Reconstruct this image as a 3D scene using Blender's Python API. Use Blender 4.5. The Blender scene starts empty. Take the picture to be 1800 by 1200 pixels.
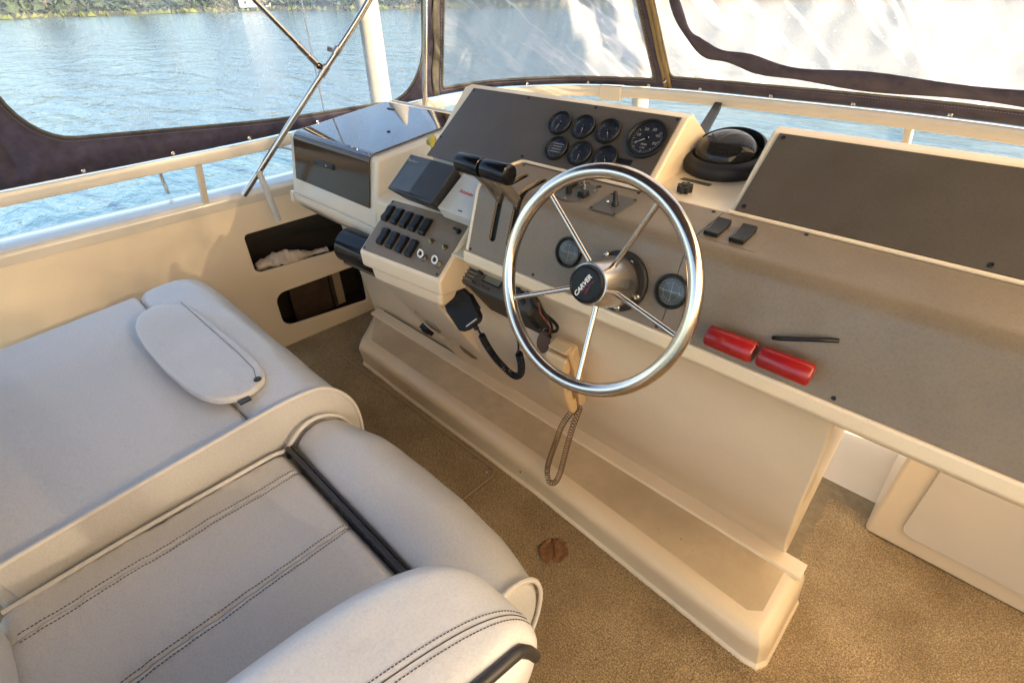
import bpy, bmesh, math, random
import numpy as np
from mathutils import Vector, Matrix
random.seed(4); rng = np.random.default_rng(4)
sc = bpy.context.scene; col = sc.collection
R = math.radians; PI = math.pi

# ------------------------------------------------------------------ camera, world, sun, exposure
cd = bpy.data.cameras.new('camera'); cam = bpy.data.objects.new('camera', cd); col.objects.link(cam)
cx = Vector((0.72235368, 0.69132718, -0.01648894)); cy = Vector((0.38136685*-1, 0.41814645, 0.82444701)); cz = Vector((0.57685742, -0.589254, 0.5656989))
cam.matrix_world = Matrix(((cx.x, cy.x, cz.x, 0), (cx.y, cy.y, cz.y, 0), (cx.z, cy.z, cz.z, 1.5), (0, 0, 0, 1)))
cd.sensor_width = 36; cd.lens = 18.0; cd.clip_start = 0.02; cd.clip_end = 3000
sc.camera = cam
SUN_DIR = Vector((0.90, 0.16, 0.37)).normalized()
w = bpy.data.worlds.new('World'); sc.world = w; w.use_nodes = True
nt = w.node_tree; nt.nodes.clear()
sky = nt.nodes.new('ShaderNodeTexSky'); sky.sky_type = 'NISHITA'; sky.sun_disc = False
sky.sun_elevation = math.asin(SUN_DIR.z); sky.sun_rotation = math.atan2(SUN_DIR.x, SUN_DIR.y)
sky.air_density = 1.0; sky.dust_density = 1.5; sky.ozone_density = 1.2
bg = nt.nodes.new('ShaderNodeBackground'); bg.inputs[1].default_value = 0.115
wo = nt.nodes.new('ShaderNodeOutputWorld'); nt.links.new(sky.outputs[0], bg.inputs[0]); nt.links.new(bg.outputs[0], wo.inputs[0])
sl = bpy.data.lights.new('sun', 'SUN'); sl.energy = 5.0; sl.angle = R(0.5); sl.color = (1, .83, .60)
so = bpy.data.objects.new('sun', sl); col.objects.link(so); so.rotation_euler = SUN_DIR.to_track_quat('Z', 'Y').to_euler()
sc.view_settings.view_transform = 'Standard'; sc.view_settings.look = 'None'
sc.view_settings.exposure = 2.35; sc.view_settings.gamma = 1; sc.view_settings.use_curve_mapping = False
sc.render.engine = 'CYCLES'; sc.cycles.use_denoising = True
sc.cycles.max_bounces = 10; sc.cycles.diffuse_bounces = 5; sc.cycles.glossy_bounces = 5
sc.cycles.transmission_bounces = 6; sc.cycles.transparent_max_bounces = 16; sc.cycles.sample_clamp_indirect = 6

# ------------------------------------------------------------------ materials
def M(name, c, rough=.5, metal=0, spec=.5, coat=0, var=0, vscale=8, bump=0, bscale=200, dirt=None, dscale=6, damt=.5, emit=None, bdet=3, rvar=0, wrinkle=0, wsc=9, speck=0):
    m = bpy.data.materials.new(name); m.use_nodes = True; t = m.node_tree; b = t.nodes['Principled BSDF']
    b.inputs['Base Color'].default_value = (*c, 1); b.inputs['Roughness'].default_value = rough
    b.inputs['Metallic'].default_value = metal; b.inputs['Specular IOR Level'].default_value = spec
    b.inputs['Coat Weight'].default_value = coat; b.inputs['Coat Roughness'].default_value = .08
    tc = t.nodes.new('ShaderNodeTexCoord'); out = None
    def noise(s, det=4, ro=.6):
        n = t.nodes.new('ShaderNodeTexNoise'); n.inputs['Scale'].default_value = s; n.inputs['Detail'].default_value = det
        n.inputs['Roughness'].default_value = ro; t.links.new(tc.outputs['Object'], n.inputs['Vector']); return n.outputs[0]
    def ramp(src, a, b_, p0=.35, p1=.65):
        r = t.nodes.new('ShaderNodeValToRGB'); r.color_ramp.elements[0].position = p0; r.color_ramp.elements[1].position = p1
        r.color_ramp.elements[0].color = (*a, 1); r.color_ramp.elements[1].color = (*b_, 1); t.links.new(src, r.inputs[0]); return r.outputs[0]
    if var:
        lo = [x*(1-var) for x in c]; hi = [min(1, x*(1+var)) for x in c]
        out = ramp(noise(vscale), lo, hi)
    if dirt:
        mx = t.nodes.new('ShaderNodeMix'); mx.data_type = 'RGBA'
        if out: t.links.new(out, mx.inputs[6])
        else: mx.inputs[6].default_value = (*c, 1)
        mx.inputs[7].default_value = (*dirt, 1)
        f = ramp(noise(dscale, 2.5, .5), (0, 0, 0), (damt,)*3, .48, .85); t.links.new(f, mx.inputs[0]); out = mx.outputs[2]
    if speck:
        mz = t.nodes.new('ShaderNodeMix'); mz.data_type = 'RGBA'; mz.blend_type = 'MULTIPLY'; mz.inputs[0].default_value = 1
        if out: t.links.new(out, mz.inputs[6])
        else: mz.inputs[6].default_value = (*c, 1)
        t.links.new(ramp(noise(260, 3, .7), (1-speck*2.4,)*3, (1, 1, 1), .34, .56), mz.inputs[7]); out = mz.outputs[2]
    if out: t.links.new(out, b.inputs['Base Color'])
    if rvar:
        t.links.new(ramp(noise(14, 6), (max(0, rough-rvar),)*3, (rough+rvar,)*3), b.inputs['Roughness'])
    if bump:
        bn = t.nodes.new('ShaderNodeBump'); bn.inputs['Strength'].default_value = bump; bn.inputs['Distance'].default_value = .002
        t.links.new(noise(bscale, bdet), bn.inputs['Height']); t.links.new(bn.outputs[0], b.inputs['Normal'])
    if wrinkle:
        b2 = t.nodes.new('ShaderNodeBump'); b2.inputs['Strength'].default_value = wrinkle; b2.inputs['Distance'].default_value = .012
        t.links.new(noise(wsc, 5, .55), b2.inputs['Height'])
        if bump: t.links.new(b2.outputs[0], bn.inputs['Normal'])
        else: t.links.new(b2.outputs[0], b.inputs['Normal'])
    if emit: b.inputs['Emission Color'].default_value = (*emit, 1); b.inputs['Emission Strength'].default_value = 1
    return m
gel = M('cream_gelcoat', (.79, .64, .44), .33, speck=.02, coat=.25, var=.04, vscale=3, bump=.08, bscale=60, dirt=(.46, .34, .19), dscale=2.2, damt=.15)
gel_grip = M('cream_nonskid', (.62, .485, .31), .7, var=.08, vscale=14, bump=.9, bscale=320, dirt=(.30, .22, .12), dscale=3.5, damt=.5)
gel_white = M('white_gelcoat', (.66, .58, .46), .25, coat=.5, var=.03, vscale=4, dirt=(.5, .42, .3), dscale=2.0, damt=.12)
taupe = M('taupe_panel', (.200, .153, .102), .42, speck=.06, var=.07, vscale=6, bump=.10, bscale=900, dirt=(.13, .10, .07), dscale=9, damt=.4, rvar=.08)
taupe2 = M('dark_taupe_panel', (.085, .068, .052), .45, speck=.06, var=.08, vscale=6, bump=.1, bscale=900, rvar=.08)
blackp = M('black_plastic', (.010, .010, .010), .38, spec=.3, rvar=.08)
blackr = M('black_rubber', (.009, .008, .008), .6, bump=.2, bscale=500)
gloss = M('gloss_black', (.005, .005, .006), .16, spec=.28)
darkg = M('dark_grey_plastic', (.026, .026, .029), .42, bump=.2, bscale=700, rvar=.08)
olive = M('olive_grey_plastic', (.085, .076, .062), .5, bump=.2, bscale=600)
offw = M('off_white_plastic', (.52, .50, .46), .4, dirt=(.3, .26, .2), dscale=30, damt=.3)
dial = M('dial_face', (.018, .020, .028), .35)
lens = M('gauge_lens', (.01, .012, .02), .06, coat=1)
white = M('white_print', (.75, .75, .72), .5)
dimw = M('faded_white_print', (.30, .30, .29), .5)
redp = M('red_print', (.55, .03, .02), .5)
wine = M('dark_red_print', (.16, .02, .04), .4)
red = M('red_plastic', (.27, .008, .008), .28, coat=.15)
steel = M('stainless_steel', (.60, .53, .45), .17, metal=1, rvar=.04, bump=.03, bscale=90)
steel2 = M('brushed_steel', (.50, .46, .42), .27, metal=1)
brass = M('brass_fitting', (.35, .27, .12), .35, metal=1)
vinylw = M('white_upholstery', (.56, .55, .54), .36, coat=.15, var=.03, vscale=5, bump=.30, bscale=420, dirt=(.45, .42, .38), dscale=8, damt=.18, rvar=.05, wrinkle=.5, speck=.05)
vinylb = M('bright_white_upholstery', (.70, .70, .71), .30, coat=.25, var=.03, vscale=5, bump=.3, bscale=420, dirt=(.45, .42, .38), dscale=6, damt=.2, wrinkle=.7, wsc=7, speck=.04)
vinylg = M('grey_white_upholstery', (.56, .54, .52), .38, coat=.12, var=.03, vscale=5, bump=.30, bscale=420, dirt=(.36, .32, .27), dscale=5, damt=.25, wrinkle=.35, speck=.05)
pipew = M('white_piping', (.60, .57, .53), .4)
pipeb = M('black_piping', (.028, .025, .025), .38)
thread = M('dark_thread', (.05, .035, .03), .8)
beige = M('beige_phone_plastic', (.60, .42, .22), .38, dirt=(.35, .22, .1), dscale=12, damt=.3)
beigec = M('brown_beige_cord', (.20, .12, .06), .55)
navy = M('navy_canvas', (.050, .040, .066), .85, var=.25, vscale=30, bump=.6, bscale=500, dirt=(.10, .085, .075), dscale=14, damt=.5)
ziptape = M('tan_zipper_tape', (.24, .17, .07), .8, bump=.5, bscale=600)
bind = M('grey_window_binding', (.10, .09, .065), .6, var=.2, vscale=40, dirt=(.25, .22, .15), dscale=30, damt=.5)
cubby = M('brown_cubby_liner', (.030, .020, .012), .8, bump=.4, bscale=300)
oliv = M('olive_cubby_carpet', (.050, .042, .030), .9, bump=.8, bscale=500, var=.2, vscale=60)
cloth = M('pale_cloth', (.60, .48, .36), .85, bump=.8, bscale=120, var=.1, vscale=30)
brown = M('dark_brown_wood', (.050, .027, .014), .5, var=.2, vscale=20)
carpetb = M('carpet_backing', (.26, .19, .10), .95, var=.15, vscale=30, bump=1, bscale=400)
carpbind = M('carpet_binding', (.36, .26, .15), .85, bump=.5, bscale=700)
leafm = M('dry_leaf_brown', (.20, .088, .030), .6, var=.25, vscale=60, bump=.6, bscale=150)
yellow = M('yellow_plastic', (.45, .34, .03), .5)
green = M('faded_green_tape', (.07, .085, .055), .7)
wirec = M('copper_brown_wire', (.22, .06, .03), .5)
pilem = M('weathered_concrete_piling', (.36, .30, .21), .85, var=.12, vscale=5, bump=.6, bscale=30, dirt=(.25, .2, .13), dscale=2.5, damt=.5)
bark = M('bark', (.10, .075, .05), .9, var=.3, vscale=3)
leafy = M('green_foliage', (.034, .052, .030), .8, var=.45, vscale=.6)
grassm = M('yellow_green_grass', (.085, .10, .028), .9, var=.3, vscale=.3)  # yellow-green grass colour with random variation
bankm = M('far_bank_soil', (.06, .06, .04), .9, var=.3, vscale=.05)
housew = M('house_wall_paint', (.36, .34, .30), .7); roofm = M('grey_shingle', (.14, .13, .12), .8)

# carpet with tuft to tuft colour change
tuft = bpy.data.materials.new('looped_carpet'); tuft.use_nodes = True
t = tuft.node_tree; b = t.nodes['Principled BSDF']; b.inputs['Roughness'].default_value = .95
tc = t.nodes.new('ShaderNodeTexCoord')
n1 = t.nodes.new('ShaderNodeTexNoise'); n1.inputs['Scale'].default_value = 260; n2 = t.nodes.new('ShaderNodeTexNoise'); n2.inputs['Scale'].default_value = 5; n2.inputs['Detail'].default_value = 6
for n in (n1, n2): t.links.new(tc.outputs['Object'], n.inputs['Vector'])
r1 = t.nodes.new('ShaderNodeValToRGB'); r1.color_ramp.elements[0].position = .35; r1.color_ramp.elements[1].position = .68
r1.color_ramp.elements[0].color = (.25, .170, .085, 1); r1.color_ramp.elements[1].color = (.66, .50, .29, 1)
r2 = t.nodes.new('ShaderNodeValToRGB'); r2.color_ramp.elements[0].position = .3; r2.color_ramp.elements[1].position = .7
r2.color_ramp.elements[0].color = (.62, .58, .52, 1); r2.color_ramp.elements[1].color = (1, 1, 1, 1)
mx = t.nodes.new('ShaderNodeMix'); mx.data_type = 'RGBA'; mx.blend_type = 'MULTIPLY'; mx.inputs[0].default_value = 1
t.links.new(n1.outputs[0], r1.inputs[0]); t.links.new(n2.outputs[0], r2.inputs[0]); t.links.new(r1.outputs[0], mx.inputs[6]); t.links.new(r2.outputs[0], mx.inputs[7])
t.links.new(mx.outputs[2], b.inputs['Base Color'])

def schlick(t, f0):
    lw = t.nodes.new('ShaderNodeLayerWeight'); lw.inputs[0].default_value = .5
    p = t.nodes.new('ShaderNodeMath'); p.operation = 'POWER'; p.inputs[1].default_value = 5; t.links.new(lw.outputs['Facing'], p.inputs[0])
    m = t.nodes.new('ShaderNodeMath'); m.operation = 'MULTIPLY_ADD'; m.inputs[1].default_value = 1-f0; m.inputs[2].default_value = f0; t.links.new(p.outputs[0], m.inputs[0]); return m.outputs[0]
def clear_vinyl(name, haze_lo, haze_hi, tint=(1, .97, .93), streak=1.0, clr=(.93, .95, .96), fold_shine=0):
    """see-through plastic sheet: transparent, with milky haze, scratches and a gloss"""
    m = bpy.data.materials.new(name); m.use_nodes = True; t = m.node_tree; t.nodes.clear()
    o = t.nodes.new('ShaderNodeOutputMaterial'); tc = t.nodes.new('ShaderNodeTexCoord')
    tr = t.nodes.new('ShaderNodeBsdfTransparent'); tl = t.nodes.new('ShaderNodeBsdfTranslucent'); df = t.nodes.new('ShaderNodeBsdfDiffuse'); gl = t.nodes.new('ShaderNodeBsdfGlossy')
    tr.inputs[0].default_value = (*clr, 1)
    tl.inputs[0].default_value = (*tint, 1); df.inputs[0].default_value = (.5, .5, .5, 1); gl.inputs['Roughness'].default_value = .08
    hz = t.nodes.new('ShaderNodeMixShader'); hz.inputs[0].default_value = .2; t.links.new(tl.outputs[0], hz.inputs[1]); t.links.new(df.outputs[0], hz.inputs[2])
    na = t.nodes.new('ShaderNodeTexNoise'); na.inputs['Scale'].default_value = 2.6; na.inputs['Detail'].default_value = 9; na.inputs['Roughness'].default_value = .62; na.inputs['Distortion'].default_value = 1.2
    t.links.new(tc.outputs['Object'], na.inputs['Vector'])
    ra = t.nodes.new('ShaderNodeMapRange'); ra.inputs[1].default_value = .35; ra.inputs[2].default_value = .68; ra.inputs[3].default_value = haze_lo; ra.inputs[4].default_value = haze_hi
    t.links.new(na.outputs[0], ra.inputs[0])
    # fine scratches
    mp = t.nodes.new('ShaderNodeMapping'); mp.vector_type = 'TEXTURE'; mp.inputs['Scale'].default_value = (.16, .1, .02); mp.inputs['Rotation'].default_value = (.3, 1.0, .2)
    t.links.new(tc.outputs['Object'], mp.inputs[0])
    nb = t.nodes.new('ShaderNodeTexNoise'); nb.inputs['Scale'].default_value = 3; nb.inputs['Detail'].default_value = 6; nb.inputs['Distortion'].default_value = 3; t.links.new(mp.outputs[0], nb.inputs['Vector'])
    rb = t.nodes.new('ShaderNodeMapRange'); rb.inputs[1].default_value = .62; rb.inputs[2].default_value = .74; rb.inputs[3].default_value = 0; rb.inputs[4].default_value = .45*streak
    t.links.new(nb.outputs[0], rb.inputs[0])
    ad = t.nodes.new('ShaderNodeMath'); ad.operation = 'ADD'; ad.use_clamp = True; t.links.new(ra.outputs[0], ad.inputs[0]); t.links.new(rb.outputs[0], ad.inputs[1])
    if fold_shine:  # fold highlights and sparkle specks are painted into the haze
        mf_ = t.nodes.new('ShaderNodeMapping'); mf_.vector_type = 'TEXTURE'; mf_.inputs['Rotation'].default_value = (0, R(57), 0); mf_.inputs['Scale'].default_value = (1.0, 1.4, .11)
        t.links.new(tc.outputs['Object'], mf_.inputs[0]); nf = t.nodes.new('ShaderNodeTexNoise'); nf.inputs['Scale'].default_value = 1.6; nf.inputs['Detail'].default_value = 3; nf.inputs['Distortion'].default_value = 1.1; t.links.new(mf_.outputs[0], nf.inputs['Vector'])
        rf_ = t.nodes.new('ShaderNodeMapRange'); rf_.interpolation_type = 'SMOOTHSTEP'; rf_.inputs[1].default_value = .50; rf_.inputs[2].default_value = .70; rf_.inputs[3].default_value = 0; rf_.inputs[4].default_value = fold_shine; t.links.new(nf.outputs[0], rf_.inputs[0])
        sp = t.nodes.new('ShaderNodeTexNoise'); sp.inputs['Scale'].default_value = 55; sp.inputs['Detail'].default_value = 2; t.links.new(tc.outputs['Object'], sp.inputs['Vector'])
        rs_ = t.nodes.new('ShaderNodeMapRange'); rs_.inputs[1].default_value = .70; rs_.inputs[2].default_value = .78; rs_.inputs[3].default_value = 0; rs_.inputs[4].default_value = .6; t.links.new(sp.outputs[0], rs_.inputs[0])
        for q_ in (rf_, rs_):
            a2 = t.nodes.new('ShaderNodeMath'); a2.operation = 'ADD'; a2.use_clamp = True; t.links.new(ad.outputs[0], a2.inputs[0]); t.links.new(q_.outputs[0], a2.inputs[1]); ad = a2
    m1 = t.nodes.new('ShaderNodeMixShader'); t.links.new(ad.outputs[0], m1.inputs[0]); t.links.new(tr.outputs[0], m1.inputs[1]); t.links.new(hz.outputs[0], m1.inputs[2])
    m2 = t.nodes.new('ShaderNodeMixShader'); t.links.new(schlick(t, .05), m2.inputs[0]); t.links.new(m1.outputs[0], m2.inputs[1]); t.links.new(gl.outputs[0], m2.inputs[2])
    bp = t.nodes.new('ShaderNodeBump'); bp.inputs['Strength'].default_value = .5; bp.inputs['Distance'].default_value = .02; t.links.new(na.outputs[0], bp.inputs['Height']); t.links.new(bp.outputs[0], gl.inputs['Normal'])
    t.links.new(m2.outputs[0], o.inputs[0]); return m
vin_port = clear_vinyl('clear_vinyl_port', .08, .42, (.62, .62, .62), 1.0, (.86, .85, .86))
vin_front = clear_vinyl('hazy_vinyl_front', .34, .66, (.56, .53, .49), 1.0, (.56, .58, .62), fold_shine=1.0)
vin_star = clear_vinyl('sun_diffusing_vinyl_starboard', .72, .97, (.92, .78, .58), 1.0, (.16, .15, .14))  # milkiness and warm tint added so these sheets act as a soft light
pane = clear_vinyl('windscreen_acrylic', .03, .10, (.95, 1, 1), .2)

smoke2 = M('smoked_front_acrylic', (.055, .033, .018), .10, spec=.22)
smoke = bpy.data.materials.new('smoked_acrylic'); smoke.use_nodes = True; t = smoke.node_tree; b = t.nodes['Principled BSDF']
b.inputs['Base Color'].default_value = (.020, .013, .008, 1); b.inputs['Roughness'].default_value = .03; b.inputs['IOR'].default_value = 2.2; b.inputs['Coat Weight'].default_value = .6; b.inputs['Coat Roughness'].default_value = .02
tp = t.nodes.new('ShaderNodeBsdfTransparent'); tp.inputs[0].default_value = (.55, .42, .3, 1); ms = t.nodes.new('ShaderNodeMixShader'); ms.inputs[0].default_value = .75
t.links.new(tp.outputs[0], ms.inputs[1]); t.links.new(b.outputs[0], ms.inputs[2]); t.links.new(ms.outputs[0], t.nodes['Material Output'].inputs[0])

dome = bpy.data.materials.new('smoked_compass_dome'); dome.use_nodes = True; t = dome.node_tree; b = t.nodes['Principled BSDF']
b.inputs['Base Color'].default_value = (.02, .018, .016, 1); b.inputs['Roughness'].default_value = .06; b.inputs['Specular IOR Level'].default_value = .3
tp = t.nodes.new('ShaderNodeBsdfTransparent'); tp.inputs[0].default_value = (.7, .68, .65, 1); ms = t.nodes.new('ShaderNodeMixShader'); ms.inputs[0].default_value = .85
t.links.new(tp.outputs[0], ms.inputs[1]); t.links.new(b.outputs[0], ms.inputs[2]); t.links.new(ms.outputs[0], t.nodes['Material Output'].inputs[0])

water = bpy.data.materials.new('lake_water'); water.use_nodes = True; t = water.node_tree; b = t.nodes['Principled BSDF']
b.inputs['Base Color'].default_value = (.035, .085, .11, 1); b.inputs['Roughness'].default_value = .10; b.inputs['IOR'].default_value = 1.333
tc = t.nodes.new('ShaderNodeTexCoord'); prev = None
for s, d, st, rot in ((1.3, 6, .30, .5), (.33, 4, 1.0, .9), (5.5, 4, .07, .3)):
    mp = t.nodes.new('ShaderNodeMapping'); mp.inputs['Rotation'].default_value = (0, 0, rot); mp.inputs['Scale'].default_value = (.55, 1.35, 1)
    t.links.new(tc.outputs['Object'], mp.inputs[0]); n = t.nodes.new('ShaderNodeTexNoise'); n.inputs['Scale'].default_value = s; n.inputs['Detail'].default_value = d; n.inputs['Distortion'].default_value = .6
    t.links.new(mp.outputs[0], n.inputs['Vector']); mu = t.nodes.new('ShaderNodeMath'); mu.operation = 'MULTIPLY'; mu.inputs[1].default_value = st; t.links.new(n.outputs[0], mu.inputs[0])
    if prev: a = t.nodes.new('ShaderNodeMath'); t.links.new(prev, a.inputs[0]); t.links.new(mu.outputs[0], a.inputs[1]); prev = a.outputs[0]
    else: prev = mu.outputs[0]
bp = t.nodes.new('ShaderNodeBump'); bp.inputs['Strength'].default_value = 1; bp.inputs['Distance'].default_value = .30; t.links.new(prev, bp.inputs['Height']); t.links.new(bp.outputs[0], b.inputs['Normal'])

# ------------------------------------------------------------------ helpers
ORG = {}
def V(*a): return Vector(a[0] if len(a) == 1 else a)
def tag(o, label=None, cat=None, group=None, kind=None):
    if label: o['label'] = label
    if cat: o['category'] = cat
    if group: o['group'] = group
    if kind: o['kind'] = kind
    return o
def thing(name, loc, label, cat, group=None):
    o = bpy.data.objects.new(name, None); o.empty_display_size = .05; col.objects.link(o); o.location = loc; ORG[o] = V(loc)
    return tag(o, label, cat, group)
class B:
    """collects geometry in world coordinates"""
    def __init__(s): s.v = []; s.f = []
    def add(s, vs, fs):
        k = len(s.v); s.v += [tuple(v) for v in vs]; s.f += [tuple(i+k for i in f) for f in fs]; return s
    def build(s, name, mat, parent=None, smooth=True, bevel=0, seg=3, sub=0, fix=True, origin=None):
        me = bpy.data.meshes.new(name); org = ORG.get(parent, origin if origin is not None else V(0, 0, 0))
        me.from_pydata([(a-org.x, b_-org.y, c-org.z) for a, b_, c in s.v], [], s.f)
        if fix:
            bm = bmesh.new(); bm.from_mesh(me); bmesh.ops.recalc_face_normals(bm, faces=bm.faces); bm.to_mesh(me); bm.free()
        me.materials.append(mat); o = bpy.data.objects.new(name, me); col.objects.link(o)
        if parent: o.parent = parent
        elif origin is not None: o.location = org
        ORG[o] = org
        if smooth:
            me.shade_smooth()
            if not bevel and not sub:
                try: me.set_sharp_from_angle(angle=R(40))
                except Exception: pass
        if bevel:
            m = o.modifiers.new('bevel', 'BEVEL'); m.width = bevel; m.segments = seg; m.limit_method = 'ANGLE'; m.angle_limit = R(32)
            w_ = o.modifiers.new('wn', 'WEIGHTED_NORMAL'); w_.keep_sharp = True
        if sub:
            m = o.modifiers.new('sub', 'SUBSURF'); m.levels = sub; m.render_levels = sub
        return o
class Fr:
    """local frame: X across, U up the face, N out of the face"""
    def __init__(s, p0, tilt=0, yaw=0):
        tt = R(tilt); a = R(yaw); s.p = V(p0); s.X = V(math.cos(a), math.sin(a), 0); f = V(-math.sin(a), math.cos(a), 0)
        s.U = f*math.sin(tt)+V(0, 0, math.cos(tt)); s.N = -f*math.cos(tt)+V(0, 0, math.sin(tt))
    def __call__(s, x, u, n=0): return s.p+s.X*x+s.U*u+s.N*n
    def mat(s, x=0, u=0, n=0, rot=0):
        p = s(x, u, n); c, q = math.cos(rot), math.sin(rot); X = s.X*c+s.U*q; U = s.U*c-s.X*q
        return Matrix(((X.x, U.x, s.N.x, p.x), (X.y, U.y, s.N.y, p.y), (X.z, U.z, s.N.z, p.z), (0, 0, 0, 1)))
    def at(s, x, u, n=0):
        g = Fr((0, 0, 0)); g.p = s(x, u, n); g.X = s.X; g.U = s.U; g.N = s.N; return g
W = Fr((0, 0, 0)); W.X = V(1, 0, 0); W.U = V(0, 1, 0); W.N = V(0, 0, 1)
def box(b, fr, x0, x1, u0, u1, n0, n1, taper=0):
    t_ = taper
    vs = [fr(x0, u0, n0), fr(x1, u0, n0), fr(x1, u1, n0), fr(x0, u1, n0), fr(x0+t_, u0+t_, n1), fr(x1-t_, u0+t_, n1), fr(x1-t_, u1-t_, n1), fr(x0+t_, u1-t_, n1)]
    return b.add(vs, [(3, 2, 1, 0), (4, 5, 6, 7), (0, 1, 5, 4), (1, 2, 6, 5), (2, 3, 7, 6), (3, 0, 4, 7)])
def rbox(name, mat, par, fr, x0, x1, u0, u1, n0, n1, bev=.002, taper=0, seg=3):
    return box(B(), fr, x0, x1, u0, u1, n0, n1, taper).build(name, mat, par, bevel=bev, seg=seg)
def prism(b, pts0, pts1):
    n = len(pts0); return b.add(list(pts0)+list(pts1), [tuple(range(n))[::-1], tuple(range(n, 2*n))]+[(i, (i+1) % n, n+(i+1) % n, n+i) for i in range(n)])
def xprism(b, prof, x0, x1):      # profile in (y, z) run along X
    return prism(b, [V(x0, y, z) for y, z in prof], [V(x1, y, z) for y, z in prof])
def strip(b, prof, xs):           # open profile sheet along X
    n = len(prof); vs = [V(x, y, z) for x in xs for y, z in prof]
    return b.add(vs, [(i*n+j, i*n+j+1, (i+1)*n+j+1, (i+1)*n+j) for i in range(len(xs)-1) for j in range(n-1)])
def lathe(b, fr, prof, seg=32, sx=1, su=1, cap=True):   # prof: (radius, n) pairs about the frame's N axis
    n = len(prof); vs = []
    for i in range(seg):
        a = 2*PI*i/seg
        for r, h in prof: vs.append(fr(r*math.cos(a)*sx, r*math.sin(a)*su, h))
    fs = [(i*n+j, ((i+1) % seg)*n+j, ((i+1) % seg)*n+j+1, i*n+j+1) for i in range(seg) for j in range(n-1)]
    if cap: fs += [tuple(i*n for i in range(seg))[::-1], tuple(i*n+n-1 for i in range(seg))]
    return b.add(vs, fs)
def tube(b, pts, r, seg=10, cap=True, closed=False):
    pts = [V(p) for p in pts]; n = len(pts); rr = r if isinstance(r, (list, tuple)) else [r]*n; up = None; vs = []
    for i, p in enumerate(pts):
        a = pts[(i-1) % n] if (i > 0 or closed) else p; c = pts[(i+1) % n] if (i < n-1 or closed) else p
        d = (c-a).normalized()
        if up is None: up = d.orthogonal().normalized()
        up = (up-d*up.dot(d)).normalized(); s = d.cross(up)
        for k in range(seg): t_ = 2*PI*k/seg; vs.append(p+(up*math.cos(t_)+s*math.sin(t_))*rr[i])
    m = n if closed else n-1
    fs = [(i*seg+k, i*seg+(k+1) % seg, ((i+1) % n)*seg+(k+1) % seg, ((i+1) % n)*seg+k) for i in range(m) for k in range(seg)]
    if cap and not closed: fs += [tuple(range(seg))[::-1], tuple((n-1)*seg+k for k in range(seg))]
    return b.add(vs, fs)
def smooth_path(pts, k=8):        # Catmull-Rom
    P = [V(p) for p in pts]; P = [P[0]*2-P[1]]+P+[P[-1]*2-P[-2]]; out = []
    for i in range(1, len(P)-2):
        for j in range(k):
            t_ = j/k; a, b_, c, d = P[i-1], P[i], P[i+1], P[i+2]
            out.append(.5*((2*b_)+(c-a)*t_+(2*a-5*b_+4*c-d)*t_*t_+(3*b_-a-3*c+d)*t_**3))
    return out+[P[-2]]
def coil(path, r_coil, turns):
    path = [V(p) for p in path]; n = len(path); L = [0]
    for i in range(1, n): L.append(L[-1]+(path[i]-path[i-1]).length)
    out = []; up = None; tot = turns*12
    for k in range(tot+1):
        s = L[-1]*k/tot; i = 1
        while i < n-1 and L[i] < s: i += 1
        d = (path[i]-path[i-1]).normalized(); f = (s-L[i-1])/max(1e-6, L[i]-L[i-1]); p = path[i-1].lerp(path[i], f)
        if up is None: up = d.orthogonal().normalized()
        up = (up-d*up.dot(d)).normalized(); q = d.cross(up); a = 2*PI*k/12
        rc = r_coil*min(1, k/6, (tot-k)/6)
        out.append(p+(up*math.cos(a)+q*math.sin(a))*rc)
    return out
def rrect(x0, x1, y0, y1, r, k=5):
    rs = r if isinstance(r, (list, tuple)) else [r]*4; out = []
    for (cx_, cy_, a0, rr) in ((x1-rs[0], y0+rs[0], -90, rs[0]), (x1-rs[1], y1-rs[1], 0, rs[1]), (x0+rs[2], y1-rs[2], 90, rs[2]), (x0+rs[3], y0+rs[3], 180, rs[3])):
        for j in range(k+1): a = R(a0+90*j/k); out.append((cx_+rr*math.cos(a), cy_+rr*math.sin(a)))
    return out
def plate(name, mat, par, fr, outer, holes=(), thick=.003, bev=.0006, n=0, origin=None):
    """flat plate with holes; its back lies on the frame plane + n"""
    cu = bpy.data.curves.new('tmp', 'CURVE'); cu.dimensions = '2D'; cu.fill_mode = 'BOTH'; cu.extrude = max(1e-5, thick/2-bev); cu.bevel_depth = bev; cu.bevel_resolution = 1; cu.offset = -bev
    for lp in [outer]+list(holes):
        s = cu.splines.new('POLY'); s.points.add(len(lp)-1); s.use_cyclic_u = True
        for q, (x, y) in zip(s.points, lp): q.co = (x, y, 0, 1)
    o = bpy.data.objects.new('tmp', cu); dg = bpy.context.evaluated_depsgraph_get(); col.objects.link(o); dg.update()
    me = bpy.data.meshes.new_from_object(o.evaluated_get(dg)); bpy.data.objects.remove(o); bpy.data.curves.remove(cu)
    bb = B(); bb.add([fr(v.co.x, v.co.y, v.co.z+n+thick/2) for v in me.vertices], [tuple(p.vertices) for p in me.polygons]); bpy.data.meshes.remove(me)
    return bb.build(name, mat, par, smooth=False, fix=False, origin=origin)
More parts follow.
